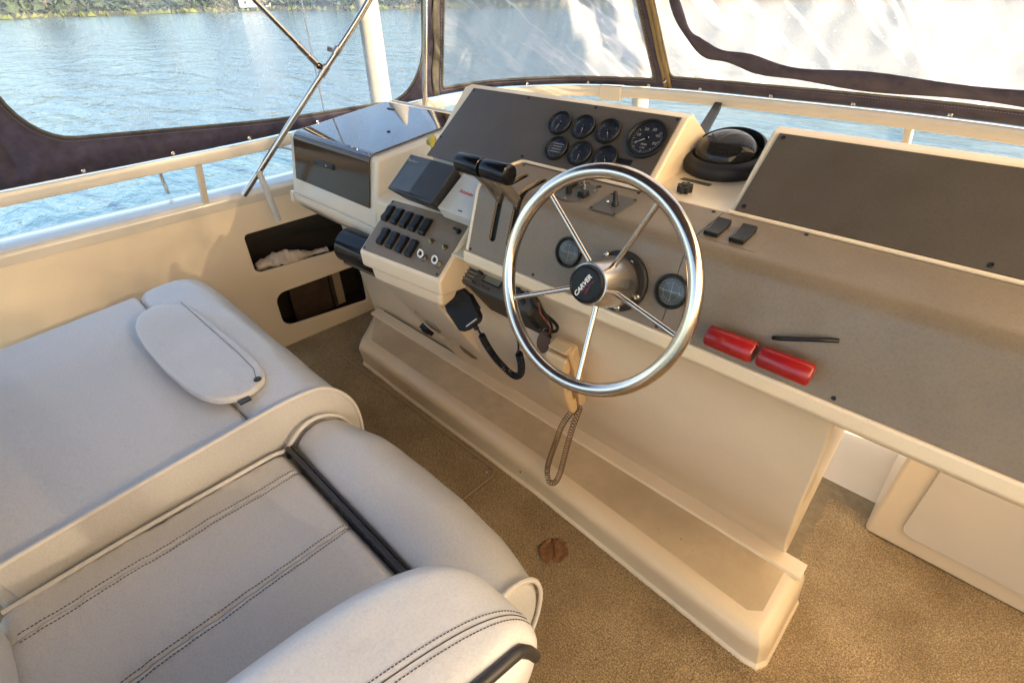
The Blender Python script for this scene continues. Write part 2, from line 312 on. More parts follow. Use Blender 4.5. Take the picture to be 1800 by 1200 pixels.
def text(name, s, mat, par, fr, x, u, size, n=.0005, rot=0, shear=0, ext=.0002, bold=0, sx=1):
    cu = bpy.data.curves.new('tmp', 'FONT'); cu.body = s; cu.size = size; cu.align_x = 'CENTER'; cu.align_y = 'CENTER'; cu.extrude = ext; cu.shear = shear; cu.offset = bold
    o = bpy.data.objects.new('tmp', cu); col.objects.link(o); dg = bpy.context.evaluated_depsgraph_get(); dg.update()
    me = bpy.data.meshes.new_from_object(o.evaluated_get(dg)); bpy.data.objects.remove(o); bpy.data.curves.remove(cu)
    c, q = math.cos(rot), math.sin(rot); bb = B()
    bb.add([fr(x+(v.co.x*sx*c-v.co.y*q), u+(v.co.x*sx*q+v.co.y*c), n+v.co.z) for v in me.vertices], [tuple(p.vertices) for p in me.polygons]); bpy.data.meshes.remove(me)
    return bb.build(name, mat, par, smooth=False, fix=False)
def bolt(name, mat, par, fr, x, u, r=.0035, n=0, h=.0015, seg=12):
    return lathe(B(), fr.at(x, u, n), [(r, -.0005), (r, h*.5), (r*.7, h), (r*.25, h*.7)], seg).build(name, mat, par)
def copy_tree(o, parent=None, loc=None, mw=None, label=None):
    c = o.copy(); col.objects.link(c); c.parent = parent; ORG[c] = ORG.get(o, V(0, 0, 0))
    if loc is not None: c.location = loc
    if label: c['label'] = label
    for ch in list(o.children): copy_tree(ch, c)
    return c

P1 = Fr((0, .724, .997), 18.4)       # front face of the dash
P2 = Fr((0, .774, 1.148), 82)        # nearly level top of the dash
P3 = Fr((0, .8985, 1.1655), 45)      # raised gauge panel

# ------------------------------------------------------------------ outside: water, far bank, trees, pilings
bb = B(); n = 60
xs = np.concatenate([-np.geomspace(1200, 3, 30), np.geomspace(3, 1200, 30)]); vs = [V(x, y, -3) for x in xs for y in xs]
bb.add(vs, [(i*n+j, (i+1)*n+j, (i+1)*n+j+1, i*n+j+1) for i in range(n-1) for j in range(n-1)])
tag(bb.build('water', water, smooth=True), kind='structure')
def bankpt(a, d): return V(-d*math.sin(a), d*math.cos(a), 0)
bb = B(); NB = 160; prof = [(0, -3.4), (3, -2.75), (9, -2.2), (22, -1.9), (60, 2), (160, 14), (420, 32)]
ang = [R(-60+i*(210/NB)) for i in range(NB+1)]
def bankd(a): return 205+18*math.sin(a*5+1)+7*math.sin(a*17)
for a in ang:
    for dd, z in prof: p = bankpt(a, bankd(a)+dd); bb.v.append((p.x, p.y, z+.3*math.sin(a*60+dd)))
k = len(prof); bb.f += [(i*k+j, i*k+j+1, (i+1)*k+j+1, (i+1)*k+j) for i in range(NB) for j in range(k-1)]
tag(bb.build('far_bank', bankm), kind='structure')
bb = B()
for i in range(2600):       # grass strip at the water's edge
    a = R(rng.uniform(-60, 150)); d = bankd(a)+rng.uniform(1.5, 12); p = bankpt(a, d); h = rng.uniform(.5, 1.3); ww = rng.uniform(.5, 1.4); th = rng.uniform(0, PI); dx, dy = math.cos(th)*ww, math.sin(th)*ww
    bb.add([(p.x-dx, p.y-dy, -2.9), (p.x+dx, p.y+dy, -2.9), (p.x, p.y, -2.7+h)], [(0, 1, 2)])
tag(bb.build('bank_grass', grassm, smooth=False, fix=False), kind='stuff')
bb = B()
for i in range(9000):       # undergrowth behind the grass
    a = R(rng.uniform(-60, 150)); d = bankd(a)+rng.uniform(9, 30); p = bankpt(a, d); s = rng.uniform(.5, 1.6); z = -2+rng.uniform(0, 1)*min(5, 1+(d-bankd(a)-9)*.25)
    q = [V(rng.normal(size=3))*s*.8+V(p.x, p.y, z+s*.4) for _ in range(3)]; bb.add(q, [(0, 1, 2)])
tag(bb.build('bank_undergrowth', leafy, smooth=False, fix=False), kind='stuff')
def tree(a, d, h, lab):
    p = bankpt(a, bankd(a)+d); z0 = -1.9; t_ = thing('bank_tree', (p.x, p.y, z0), lab, 'tree', 'trees along the far bank')
    tb = B(); tube(tb, [(p.x, p.y, z0), (p.x+.2, p.y, z0+h*.3), (p.x-.2, p.y+.2, z0+h*.62), (p.x, p.y, z0+h*.85)], [h*.028, h*.022, h*.014, .05], 8)
    for j in range(7):
        aa = rng.uniform(0, 2*PI); zz = z0+h*rng.uniform(.3, .7); tube(tb, [(p.x, p.y, zz), (p.x+math.cos(aa)*h*.13, p.y+math.sin(aa)*h*.13, zz+h*.09), (p.x+math.cos(aa)*h*.24, p.y+math.sin(aa)*h*.24, zz+h*.14)], [h*.011, h*.007, .03], 5)
    tb.build('trunk', bark, t_)
    cb = B(); cl = [(rng.normal(size=3)*[h*.15, h*.15, h*.14], rng.uniform(.08, .16)*h) for _ in range(16)]
    for c_, rr in cl:
        for _ in range(46):
            v = rng.normal(size=3); v /= np.linalg.norm(v); q0 = np.array([p.x, p.y, z0+h*.62])+c_+v*rr*rng.uniform(.5, 1.05); s = h*.032
            cb.add([tuple(q0+rng.normal(size=3)*s) for _ in range(3)], [(0, 1, 2)])
    cb.build('crown', leafy, t_, smooth=False, fix=False)
for deg, lab in ((81, 'green far bank tree nearest the left edge of the view'), (75, 'green far bank tree second from the left edge of the view'), (70, 'green far bank tree just left of the small boathouse'),
        (64, 'green far bank tree just right of the small boathouse'), (59, 'green far bank tree seen between the antenna rod and the pale piling'), (53, 'green far bank tree seen between the pale piling and the upright pole'),
        (48, 'far bank tree dimly seen at the left end of the front clear window'), (41, 'far bank tree dimly seen through the middle of the front clear window'), (35, 'far bank tree dimly seen at the right end of the front clear window')):
    tree(R(deg), rng.uniform(14, 26), rng.uniform(11, 19), lab)
hp = bankpt(R(66.5), bankd(R(66.5))+13); ht = thing('boathouse', (hp.x, hp.y, -2), 'small pale boathouse at the waterline of the far bank', 'building')
hf = Fr((hp.x, hp.y, -2), 0, 66); hb = B(); box(hb, hf, -5, 5, 0, 2.6, -3, 3); hb.build('wall', housew, ht)
hb = B(); prism(hb, [hf(-5.5, 2.6, -3.5), hf(-5.5, 4.4, 0), hf(-5.5, 2.6, 3.5)], [hf(5.5, 2.6, -3.5), hf(5.5, 4.4, 0), hf(5.5, 2.6, 3.5)]); hb.build('roof', roofm, ht)
for xx in (-3, 0, 3): box(B(), hf, xx-.4, xx+.4, 1.0, 1.9, 3.0, 3.05).build('window', bark, ht)

def piling(x, y, r, lab):
    t_ = thing('piling', (x, y, -5), lab, 'piling'); bb = B(); fr = Fr((x, y, 0)); fr.X = V(1, 0, 0); fr.U = V(0, 1, 0); fr.N = V(0, 0, 1)
    pr = [(r*1.12, -5), (r*1.08, -3), (r*1.04, -1.2), (r*1.05, -.2), (r*.97, .8), (r*.95, 2.6)]
    lathe(bb, fr, pr, 28); bb.build('shaft', pilem, t_)
    bb = B(); lathe(bb, fr, [(r*1.02, 2.6), (r*1.02, 2.66), (.02, 2.95)], 28); bb.build('cap', housew, t_)
    bb = B()
    for i in range(3): lathe(bb, fr, [(r*1.10+.002, -1.5-i*.05), (r*1.10+.02, -1.475-i*.05), (r*1.10+.002, -1.45-i*.05)], 28)
    bb.build('rope_wrap', cloth, t_)
piling(-6.25, 4.05, .135, 'pale round piling standing in the water beyond the port window')
piling(-4.80, 8.0, .13, 'distant pale piling seen low through the front windscreen')

# ------------------------------------------------------------------ floor and carpet
bb = B(); box(bb, W, -2.6, 1.5, -2.2, 2.6, -.10, -.008); tag(bb.build('floor', gel), kind='structure')
bb = B(); box(bb, W, -2.42, 1.36, -2.0, 1.7, -.008, -.001); tag(bb.build('carpet', carpetb), kind='structure')
def tufts(name, x0, x1, y0, y1, z, dx, dy, h, skip=None, parent=None, jit=.22):
    X, Y = np.meshgrid(np.arange(x0, x1, dx), np.arange(y0, y1, dy), indexing='ij'); X = X+(np.arange(Y.shape[1]) % 2)[None, :]*dx*.5
    X = (X+rng.normal(size=X.shape)*dx*jit*.6).ravel(); Y = (Y+rng.normal(size=Y.shape)*dy*jit*.5).ravel()
    if skip is not None: k = ~skip(X, Y); X = X[k]; Y = Y[k]
    n = len(X); H = h*rng.uniform(.6, 1.15, n); a = dx*.52; b_ = dy*.46
    P = np.zeros((n, 5, 3)); P[:, :, 2] = z
    for i, (sx, sy) in enumerate(((-1, -1), (1, -1), (1, 1), (-1, 1))): P[:, i, 0] = X+sx*a; P[:, i, 1] = Y+sy*b_
    P[:, 4, 0] = X+rng.normal(size=n)*a*.5; P[:, 4, 1] = Y+rng.normal(size=n)*b_*.5; P[:, 4, 2] = z+H
    F = np.array([[0, 1, 4], [1, 2, 4], [2, 3, 4], [3, 0, 4]]); F = (F[None]+np.arange(n)[:, None, None]*5).reshape(-1, 3)
    org = ORG.get(parent, V(0, 0, 0)); me = bpy.data.meshes.new(name); me.vertices.add(n*5); me.vertices.foreach_set('co', (P-np.array(org)).reshape(-1).astype(np.float32))
    me.loops.add(len(F)*3); me.loops.foreach_set('vertex_index', F.reshape(-1).astype(np.int32)); me.polygons.add(len(F)); me.polygons.foreach_set('loop_start', np.arange(0, len(F)*3, 3, dtype=np.int32))
    me.update(calc_edges=True); me.validate(); me.shade_smooth(); me.materials.append(tuft); o = bpy.data.objects.new(name, me); col.objects.link(o)
    if parent: o.parent = parent
    return tag(o, kind='stuff')
MAT = (-2.10, -.965, -.35, .895)     # the loose carpet mat by the foot rest
tufts('carpet_pile', -2.40, .75, -.25, 1.62, -.001, .0062, .0078, .0052, lambda x, y: ((x > MAT[0]) & (x < MAT[1]) & (y > MAT[2]) & (y < MAT[3])) | ((y > .93) & (x > -2.05) & (x < -.02)))
mt = thing('carpet_mat', (-1.5, .3, 0), 'loose tan carpet mat with a bound edge lying along the foot rest', 'carpet')
ol = rrect(MAT[0], MAT[1], MAT[2], MAT[3], .03)
plate('backing', carpetb, mt, W, ol, thick=.006, n=-.001)
o = tufts('mat_pile', MAT[0]+.01, MAT[1]-.01, MAT[2]+.01, MAT[3]-.01, .005, .0055, .0056, .0045, parent=mt, jit=.5)
bb = B(); tube(bb, [(x, y, .0065) for x, y in ol], .0038, 6, closed=True); bb.build('edge_binding', carpbind, mt)
bolt('snap', steel2, mt, W, -.992, .862, .0065, .009, .004)

# ------------------------------------------------------------------ port side wall with two cubby openings
sw = thing('side_wall', (-2.4, .9, 0), 'cream moulded side wall with two dark cubby holes below the port window', 'wall')
class SideFr(Fr): pass
sf = Fr((-2.385, 0, 0)); sf.X = V(.035, 1, 0).normalized(); sf.U = V(0, 0, 1); sf.N = V(1, -.035, 0).normalized()   # X runs forward along the wall
def yz(y, z): return (y, z)
outer = [(-2.0, 0), (1.75, 0), (1.75, .765), (-2.0, .735)]
c1 = [(.74, .425), (.72, .44), (.725, .60), (1.155, .622), (1.165, .60), (1.215, .432), (1.20, .42)]
c1 = rrect(.715, 1.185, .428, .618, [.012, .010, .02, .03])
c1 = [(y, z+(-.02 if z < .52 else .003)*(y-.715)/.45) for y, z in c1]
c2 = rrect(.765, 1.235, .11, .295, [.014, .012, .05, .05]); c2 = [(y, z+(-.035 if z < .2 else .0)*(y-.765)/.45) for y, z in c2]
plate('panel', gel, sw, sf, outer, [c1, c2], thick=.014, bev=.003, n=-.014)
def cubbybox(ya, yb, za, zb, depth, mat, nm):
    bb = B(); q = [sf(ya, za, -.013), sf(yb, za, -.013), sf(yb, zb, -.013), sf(ya, zb, -.013)]; r = [sf(ya, za, -depth), sf(yb, za, -depth), sf(yb, zb, -depth), sf(ya, zb, -depth)]
    bb.add(q+r, [(4, 5, 6, 7), (0, 1, 5, 4), (1, 2, 6, 5), (2, 3, 7, 6), (3, 0, 4, 7)]); return bb.build(nm, mat, sw, smooth=False, fix=False)
cubbybox(.66, 1.30, .36, .66, .20, cubby, 'upper_cubby'); cubbybox(.70, 1.30, .03, .34, .22, cubby, 'lower_cubby')
bb = B(); prism(bb, [sf(.66, .655, -.03), sf(.66, .64, -.018), sf(.66, .505, -.15), sf(.66, .52, -.165)], [sf(1.29, .655, -.03), sf(1.29, .64, -.018), sf(1.29, .48, -.15), sf(1.29, .50, -.165)]); bb.build('liner_flap', oliv, sw)
rbox('cubby_board', brown, sw, sf, .86, 1.075, .06, .30, -.10, -.085, .003)
rbox('cubby_divider', M('beige_divider', (.34, .25, .16), .6), sw, sf, 1.105, 1.15, .06, .32, -.13, -.09, .003)
rbox('cubby_divider', brown, sw, sf, 1.083, 1.10, .06, .32, -.12, -.08, .002)
# gunwale cap above the wall
prof = [(-2.382, .74), (-2.376, .775), (-2.388, .795), (-2.44, .805), (-2.50, .80), (-2.56, .79), (-2.64, .74), (-2.70, .30)]
bb = B(); ys = [-2, -.5, .5, 1.0, 1.6, 2.2]; vs = []
for y in ys:
    for x, z in prof: vs.append(V(x+.035*y, y, z+.008*y))
m_ = len(prof); bb.add(vs, [(i*m_+j, i*m_+j+1, (i+1)*m_+j+1, (i+1)*m_+j) for i in range(len(ys)-1) for j in range(m_-1)]); bb.build('gunwale_cap', gel_white, sw, bevel=.006)
# cloth stuffed in the upper cubby
cp = thing('cloth_roll', (-2.42, .95, .42), 'crumpled pale cloth stuffed along the upper cubby hole', 'cloth')
bb = B(); pts = []; n_ = 40
for i in range(n_):
    f = i/(n_-1); y = .735+f*.36; rr = .012+.028*math.sin(PI*min(1, f*1.15+.12))*(.55+.55*f)
    for k in range(14):
        a = 2*PI*k/14; q = rr*(1+.16*math.sin(3*a+9*f)+.12*math.sin(f*41+a*2)+.08*math.sin(f*77))
        pts.append(sf(y, .425-.02*f+rr*.75+q*math.sin(a), -.045+q*1.1*math.cos(a)))
bb.add(pts, [(i*14+k, i*14+(k+1) % 14, (i+1)*14+(k+1) % 14, (i+1)*14+k) for i in range(n_-1) for k in range(14)]+[tuple(range(14))[::-1], tuple((n_-1)*14+k for k in range(14))])
bb.build('cloth', cloth, cp)

# starboard side wall (mostly beyond the frame), raised to the rail to block low sun
st = thing('side_wall', (1.4, 0, 0), 'plain cream starboard side wall at the right edge', 'wall')
bb = B(); box(bb, W, 1.30, 1.38, -2.0, 2.0, 0, .955); bb.build('panel', gel, st, bevel=.01)
# cabinet in the passage right of the console
cb_ = thing('side_cabinet', (.7, 1.7, 0), 'low cream cabinet in the passage right of the console', 'cabinet')
bb = B(); box(bb, W, .10, 1.33, 1.55, 2.05, 0, .72); bb.build('carcass', gel, cb_, bevel=.015)
dfr = Fr((0, 1.55, 0), 0)
for x in (.18, .74): plate('door', gel_white, cb_, dfr, rrect(x, x+.5, .08, .62, .03), thick=.012, n=.001)
for x in (.64, .78): rbox('handle', steel2, cb_, dfr, x-.004, x+.004, .30, .42, .02, .03, .003)

# ------------------------------------------------------------------ foredeck outside, windscreen and canvas
rail = [(-2.30, -1.9, .97), (-2.28, -.6, .975), (-2.27, .4, .985), (-2.24, .9, .998), (-2.13, 1.2, 1.04), (-1.99, 1.48, 1.085), (-1.93, 1.66, 1.10), (-1.86, 1.80, 1.108), (-1.74, 1.93, 1.113), (-1.54, 2.09, 1.117), (-1.17, 2.185, 1.12), (-.77, 2.21, 1.12), (-.3, 2.21, 1.12), (.1, 2.15, 1.118), (.45, 2.0, 1.113), (.72, 1.75, 1.10), (.95, 1.4, 1.07), (1.12, 1.0, 1.02), (1.22, .4, .99), (1.26, -.6, .975), (1.28, -1.9, .97)]
RP = smooth_path(rail, 6)
ws = thing('windscreen', (-.5, 2.2, .6), 'low wraparound windscreen with cream rail in front of the console', 'windscreen')
def outward(i):
    a = RP[max(0, i-1)]; c = RP[min(len(RP)-1, i+1)]; d = (c-a); d.z = 0; d.normalize(); return V(-d.y, d.x, 0)
bb = B(); sec = [(-.012, -.022), (.014, -.022), (.018, 0), (.014, .022), (-.012, .022), (-.018, 0)]; vs = []
for i, p in enumerate(RP):
    o_ = outward(i)
    for n_, z in sec: vs.append(p+o_*n_+V(0, 0, z))
m_ = 6; bb.add(vs, [(i*m_+j, i*m_+(j+1) % m_, (i+1)*m_+(j+1) % m_, (i+1)*m_+j) for i in range(len(RP)-1) for j in range(m_)]); bb.build('top_rail', gel_white, ws, bevel=.003)
def sill(i): return RP[i]+outward(i)*(.10+.22*abs(outward(i).y))+V(0, 0, -.19-.28*abs(outward(i).y))
# panes between mullions, each its own
idx = [0, 14, 22, 33, 47, 57, 66, 72, 82, 90, 106, len(RP)-1]
for a_, b_ in zip(idx[:-1], idx[1:]):
    bb = B(); vs = []
    for i in range(a_, b_+1):
        vs += [RP[i]+V(0, 0, -.02), sill(i)]
    bb.add(vs, [(2*k_, 2*k_+1, 2*k_+3, 2*k_+2) for k_ in range(b_-a_)]); bb.build('pane', vin_star if RP[a_].x > .4 or RP[b_].x > .8 else pane, ws, fix=False)  # starboard panes made milky as well, to stop a sun patch
for i in idx[1:-1]:
    if i in (57, 66): continue
    bb = B(); p, q = RP[i], sill(i); o_ = outward(i); d = V(-o_.y, o_.x, 0)
    prism(bb, [p+d*.012+o_*.012, p-d*.012+o_*.012, p-d*.012-o_*.012, p+d*.012-o_*.012], [q+d*.012+o_*.012, q-d*.012+o_*.012, q-d*.012-o_*.012, q+d*.012-o_*.012]); bb.build('mullion', gel_white, ws, bevel=.003)
jf = 56
bb = B(); p = RP[jf]; o_ = outward(jf); d = V(-o_.y, o_.x, 0)
prism(bb, [p+d*.05+o_*.024+V(0, 0, .024), p-d*.05+o_*.024+V(0, 0, .024), p-d*.05-o_*.024+V(0, 0, .024), p+d*.05-o_*.024+V(0, 0, .024)], [p+d*.05+o_*.024-V(0, 0, .035), p-d*.05+o_*.024-V(0, 0, .035), p-d*.05-o_*.024-V(0, 0, .035), p+d*.05-o_*.024-V(0, 0, .035)]); bb.build('joint_block', gel_white, ws, bevel=.004)
bb = B(); tube(bb, [(-.955, 2.19, 1.10), (-.70, 1.50, 1.115)], .020, 4); bb.build('brace', blackr, ws, bevel=.002)
# foredeck outside the glass
fd = B(); ring = [sill(i) for i in range(len(RP))]; far = [V(p.x*1.0+outward(i).x*.32, p.y+outward(i).y*.32, p.z-.18) for i, p in enumerate(ring)]
vs = [];
for p, q in zip(ring, far): vs += [p, q]
fd.add(vs, [(2*k_, 2*k_+1, 2*k_+3, 2*k_+2) for k_ in range(len(RP)-1)]); tag(fd.build('bridge_coaming', gel_white, fix=False), 'white outer coaming below the windscreen glass', 'coaming')

# canvas enclosure: S(t, h) runs from the rail up to the roof
TOPZ = 2.35
def Tp(i):
    p = RP[i]; o_ = outward(i); lean = (.15+.84*abs(o_.y)**1.5)*(TOPZ-p.z); q = p-o_*lean; return V(q.x, q.y, TOPZ)
LEN = [0]
for i in range(1, len(RP)): LEN.append(LEN[-1]+(RP[i]-RP[i-1]).length)
def S(t_, h, off=0):
    t_ = min(max(t_, 0), LEN[-1]-1e-6); i = 0
    while LEN[i+1] < t_: i += 1
    f = (t_-LEN[i])/(LEN[i+1]-LEN[i]); b0 = RP[i].lerp(RP[i+1], f)+V(0, 0, .026); t0 = Tp(i).lerp(Tp(i+1), f); o_ = outward(i).lerp(outward(i+1), f)
    return b0.lerp(t0, h)+o_*(off+.0)
def t_of(x=None, y=None, side=-1):     # arc length where the rail passes x (front) or y (side)
    for i in range(len(RP)-1):
        if x is not None and RP[i].y > 1.6 and RP[i].x <= x <= RP[i+1].x: return LEN[i]+(x-RP[i].x)/(RP[i+1].x-RP[i].x)*(LEN[i+1]-LEN[i])
        if y is not None and side < 0 and RP[i].x < -.8 and RP[i].y <= y <= RP[i+1].y: return LEN[i]+(y-RP[i].y)/(RP[i+1].y-RP[i].y)*(LEN[i+1]-LEN[i])
        if y is not None and side > 0 and RP[i].x > .5 and RP[i+1].y <= y <= RP[i].y: return LEN[i]+(y-RP[i].y)/(RP[i+1].y-RP[i].y)*(LEN[i+1]-LEN[i])
ce = thing('canvas_enclosure', (-.5, .5, TOPZ), 'navy canvas enclosure with clear plastic windows around the helm', 'boat cover')
def sideF(q): g = Fr(q); g.X = V(0, 1, 0); g.U = V(0, 0, 1); g.N = V(1, 0, 0); return g
def panel(t0, t1, vmat, il, ir, ib0, ib1, it=.06, rad=.12, wr=.006, seed=0, nm='window', sew=True):
    """one canvas panel with a clear window; insets in metres, ib0 / ib1 bottom inset left / right"""
    Hm = .9; K = 8; loop = []
    x0, x1 = t0+il, t1-ir
    base = rrect(x0, x1, 0, 1, .0001)
    loop = rrect(x0, x1, 0, Hm-it, rad, K)
    loop = [(x, (y+(ib0+(ib1-ib0)*(x-x0)/(x1-x0)+.010*math.sin(x*9+seed))*(1-y/(Hm-it)))/Hm) for x, y in loop]
    # resample the loop evenly
    def dens(lp, d):
        out = []
        for a, c in zip(lp, lp[1:]+lp[:1]):
            m = max(1, int(math.hypot(c[0]-a[0], (c[1]-a[1])*Hm)/d))
            out += [(a[0]+(c[0]-a[0])*j/m, a[1]+(c[1]-a[1])*j/m) for j in range(m)]
        return out
    loop = dens(loop, .035); cxm = (x0+x1)/2; cym = .5; rings = 16
    def wrink(x, h, f): return wr*f*(math.sin(x*23+h*14+seed)+.6*math.sin(x*47-h*25+seed*2)+.5*math.sin(h*40+x*9))
    bb = B(); n_ = len(loop)
    for r_ in range(rings):
        f = 1-r_/rings
        for x, h in loop:
            xx = cxm+(x-cxm)*f; hh = cym+(h-cym)*f; bb.v.append(tuple(S(xx, hh, wrink(xx, hh, min(1, (1-f)*6)))))
    c = len(bb.v); bb.v.append(tuple(S(cxm, cym)))
    bb.f += [(r_*n_+k_, r_*n_+(k_+1) % n_, (r_+1)*n_+(k_+1) % n_, (r_+1)*n_+k_) for r_ in range(rings-1) for k_ in range(n_)]+[((rings-1)*n_+k_, (rings-1)*n_+(k_+1) % n_, c) for k_ in range(n_)]
    wn = bb.build(nm, vmat, ce, fix=False)
    # border ring
    bb = B(); out = []
    for x, h in loop:
        ct = (t0+t1)/2; u = (x-ct)/((t1-t0)/2); v_ = (h-.5)/.5; m = max(abs(u), abs(v_), 1e-6); px, ph = ct+(x-ct)/m, .5+(h-.5)/m
        px = min(max(px, t0), t1); ph = min(max(ph, 0), 1); out.append((px, ph))
    for (x, h), (px, ph) in zip(loop, out): bb.v += [tuple(S(x, h)), tuple(S(px, ph, .002))]
    bb.f += [(2*k_, 2*k_+1, (2*k_+3) % (2*n_), (2*k_+2) % (2*n_)) for k_ in range(n_)]
    for k_ in range(n_):          # fill the square corners
        (ax, ah), (bx_, bh) = out[k_], out[(k_+1) % n_]
        if abs(ax-bx_) > 1e-4 and abs(ah-bh) > 1e-4:
            cx2 = t0 if min(abs(ax-t0), abs(bx_-t0)) < min(abs(ax-t1), abs(bx_-t1)) else t1; ch2 = 0 if min(ah, bh) < .5 else 1
            bb.v.append(tuple(S(cx2, ch2, .002))); bb.f.append(((2*k_+3) % (2*n_), 2*k_+1, len(bb.v)-1))
    o = bb.build('canvas_border', navy, ce, fix=False); m = o.modifiers.new('t', 'SOLIDIFY'); m.thickness = .0015
    bb = B(); tube(bb, [S(x, h) for x, h in loop], .0042, 6, closed=True); bb.build('window_binding', bind, wn)
    if sew:
        bb = B(); lp = [(cxm+(x-cxm)*(1+.009/((x1-x0)/2)), .5+(h-.5)*(1+.022)) for x, h in loop]
        for a, c in zip(lp, lp[1:]+lp[:1]):
            for f in (0, .25, .5, .75):
                p, q = [(a[0]+(c[0]-a[0])*g, a[1]+(c[1]-a[1])*g) for g in (f, f+.15)]; tube(bb, [S(*p, -.0022), S(*q, -.0022)], .0007, 4)
        bb.build('stitch_row', M('pale_thread', (.30, .28, .26), .8), wn, fix=False)
        for g in np.arange(.12, x1-x0, .28): q = S(x0+g, .006/.9, -.002); lathe(B(), Fr(q, 0, 0) if abs(q.x+.5) < 1.1 else sideF(q), [(.0075, 0), (.0070, .002), (.004, .0032), (.002, .002)], 14).build('snap', steel2, wn)
    return wn
tA = t_of(y=-1.2); tPole = t_of(y=1.50); tC = t_of(y=1.565); tZ = t_of(x=-1.185); tZ2 = t_of(x=-.15); tZ3 = t_of(x=.35)
tm = t_of(y=.1)
panel(tA, tm, vin_port, .05, .04, .07, .07)
panel(tm, tPole, vin_port, .04, .0, .075, .012, rad=.14, seed=1)
panel(tC, tZ, vin_front, .020, .050, .026, .030, rad=.012, wr=.012, seed=3)
panel(tZ, tZ3, vin_front, .024, .05, .034, .036, rad=.02, wr=.008, seed=5)
tS1 = t_of(y=1.5, side=1); tS2 = t_of(y=.3, side=1); tS3 = t_of(y=-1.3, side=1)
panel(tZ3, tS1, vin_star, .05, .05, .03, .03, seed=7, sew=False); panel(tS1, tS2, vin_star, .05, .05, .05, .05, seed=8, sew=False); panel(tS2, tS3, vin_star, .05, .05, .05, .05, seed=9, sew=False)
# dark corner strip between the port and front windows, with its crumpled zipper flap
bb = B(); ns = 30
for k_ in range(ns+1):
    h = k_/ns
    for j, t__ in enumerate(np.linspace(tPole, tC+.004, 6)): bb.v.append(tuple(S(t__, h, .004*math.sin(h*30+j*1.7))))
bb.f += [(k_*6+j, k_*6+j+1, (k_+1)*6+j+1, (k_+1)*6+j) for k_ in range(ns) for j in range(5)]; bb.build('corner_strip', navy, ce, fix=False)
def ribbon(name, mat, ta, wd, h0=0, h1=1, lean=0, wob=.002, off=-.006, par=None, thick=.002, ph=0):
    bb = B(); ns = 40
    for k_ in range(ns+1):
        h = h0+(h1-h0)*k_/ns; tt = ta+lean*h
        for j in range(4): bb.v.append(tuple(S(tt+wd*(j/3-.5)+wob*math.sin(h*37+ph), h, off+wob*math.sin(h*53+j*1.3+ph))))
    bb.f += [(k_*4+j, k_*4+j+1, (k_+1)*4+j+1, (k_+1)*4+j) for k_ in range(ns) for j in range(3)]
    o = bb.build(name, mat, par or ce, fix=False); m = o.modifiers.new('t', 'SOLIDIFY'); m.thickness = thick; return o
ribbon('zipper_flap', bind, tC-.012, .030, wob=.004, ph=2)
zt = ribbon('zipper_tape', ziptape, tZ+.005, .034, h0=.0, wob=.0012, off=-.008)
ribbon('zipper_teeth', bind, tZ+.005, .004, wob=.0018, off=-.0105, par=zt)
rbox('zipper_pull', steel2, zt, Fr(S(tZ+.005, .03, -.018), 45), -.006, .006, -.012, .022, 0, .004, .0015)
# curved sewn band across the next window
bp_ = smooth_path([(0.10, .95), (.115, .70), (.115, .42), (.118, .30), (.135, .20), (.20, .135), (.33, .10), (.5, .07), (.8, .06)], 7)
bb = B(); bw = .040
for k_, q in enumerate([(p[0], p[1]) for p in [(v.x, v.y) for v in smooth_path([V(a, c, 0) for a, c in [(0.10, .95), (.112, .70), (.110, .42), (.118, .28), (.145, .185), (.21, .135), (.33, .112), (.5, .085), (.8, .075), (1.2, .07), (1.48, .07)]], 7)]]):
    pass
path = [(v.x, v.y) for v in smooth_path([V(a, c, 0) for a, c in [(0.10, .95), (.112, .70), (.110, .42), (.118, .28), (.145, .185), (.21, .135), (.33, .112), (.5, .085), (.8, .075), (1.2, .07), (1.48, .07)]], 7)]
for k_ in range(len(path)):
    a = path[max(0, k_-1)]; c = path[min(len(path)-1, k_+1)]; dx, dy = c[0]-a[0], (c[1]-a[1])*.9; l = math.hypot(dx, dy); nx, ny = -dy/l, dx/l
    ww = bw*(.8+.2*math.sin(k_*.6))
    for j in (-1, 0, 1): bb.v.append(tuple(S(tZ+path[k_][0]+nx*ww*j*.6, path[k_][1]+ny*ww*j*.6/.9, -.010-.003*(1-abs(j)))))
bb.f += [(k_*3+j, k_*3+j+1, (k_+1)*3+j+1, (k_+1)*3+j) for k_ in range(len(path)-1) for j in range(2)]
o = bb.build('curved_band', navy, ce, fix=False); m = o.modifiers.new('t', 'SOLIDIFY'); m.thickness = .002
# roof
bb = B(); K = [i for i in range(0, len(RP)) if -1.3 <= RP[i].y]; pts = [Tp(i) for i in K]
cN = len(pts); ctr = V(-.5, .1, TOPZ+.16); rings = 6
for r_ in range(rings):
    f = 1-r_/rings
    for p in pts: q = ctr.lerp(p, f); bb.v.append((q.x, q.y, TOPZ+.16*(1-f*f)))
bb.v.append(tuple(ctr)); bb.f += [(r_*cN+k_, r_*cN+(k_+1) % cN, (r_+1)*cN+(k_+1) % cN, (r_+1)*cN+k_) for r_ in range(rings-1) for k_ in range(cN)]+[((rings-1)*cN+k_, (rings-1)*cN+(k_+1) % cN, len(bb.v)-1) for k_ in range(cN)]
bb.build('roof', navy, ce)

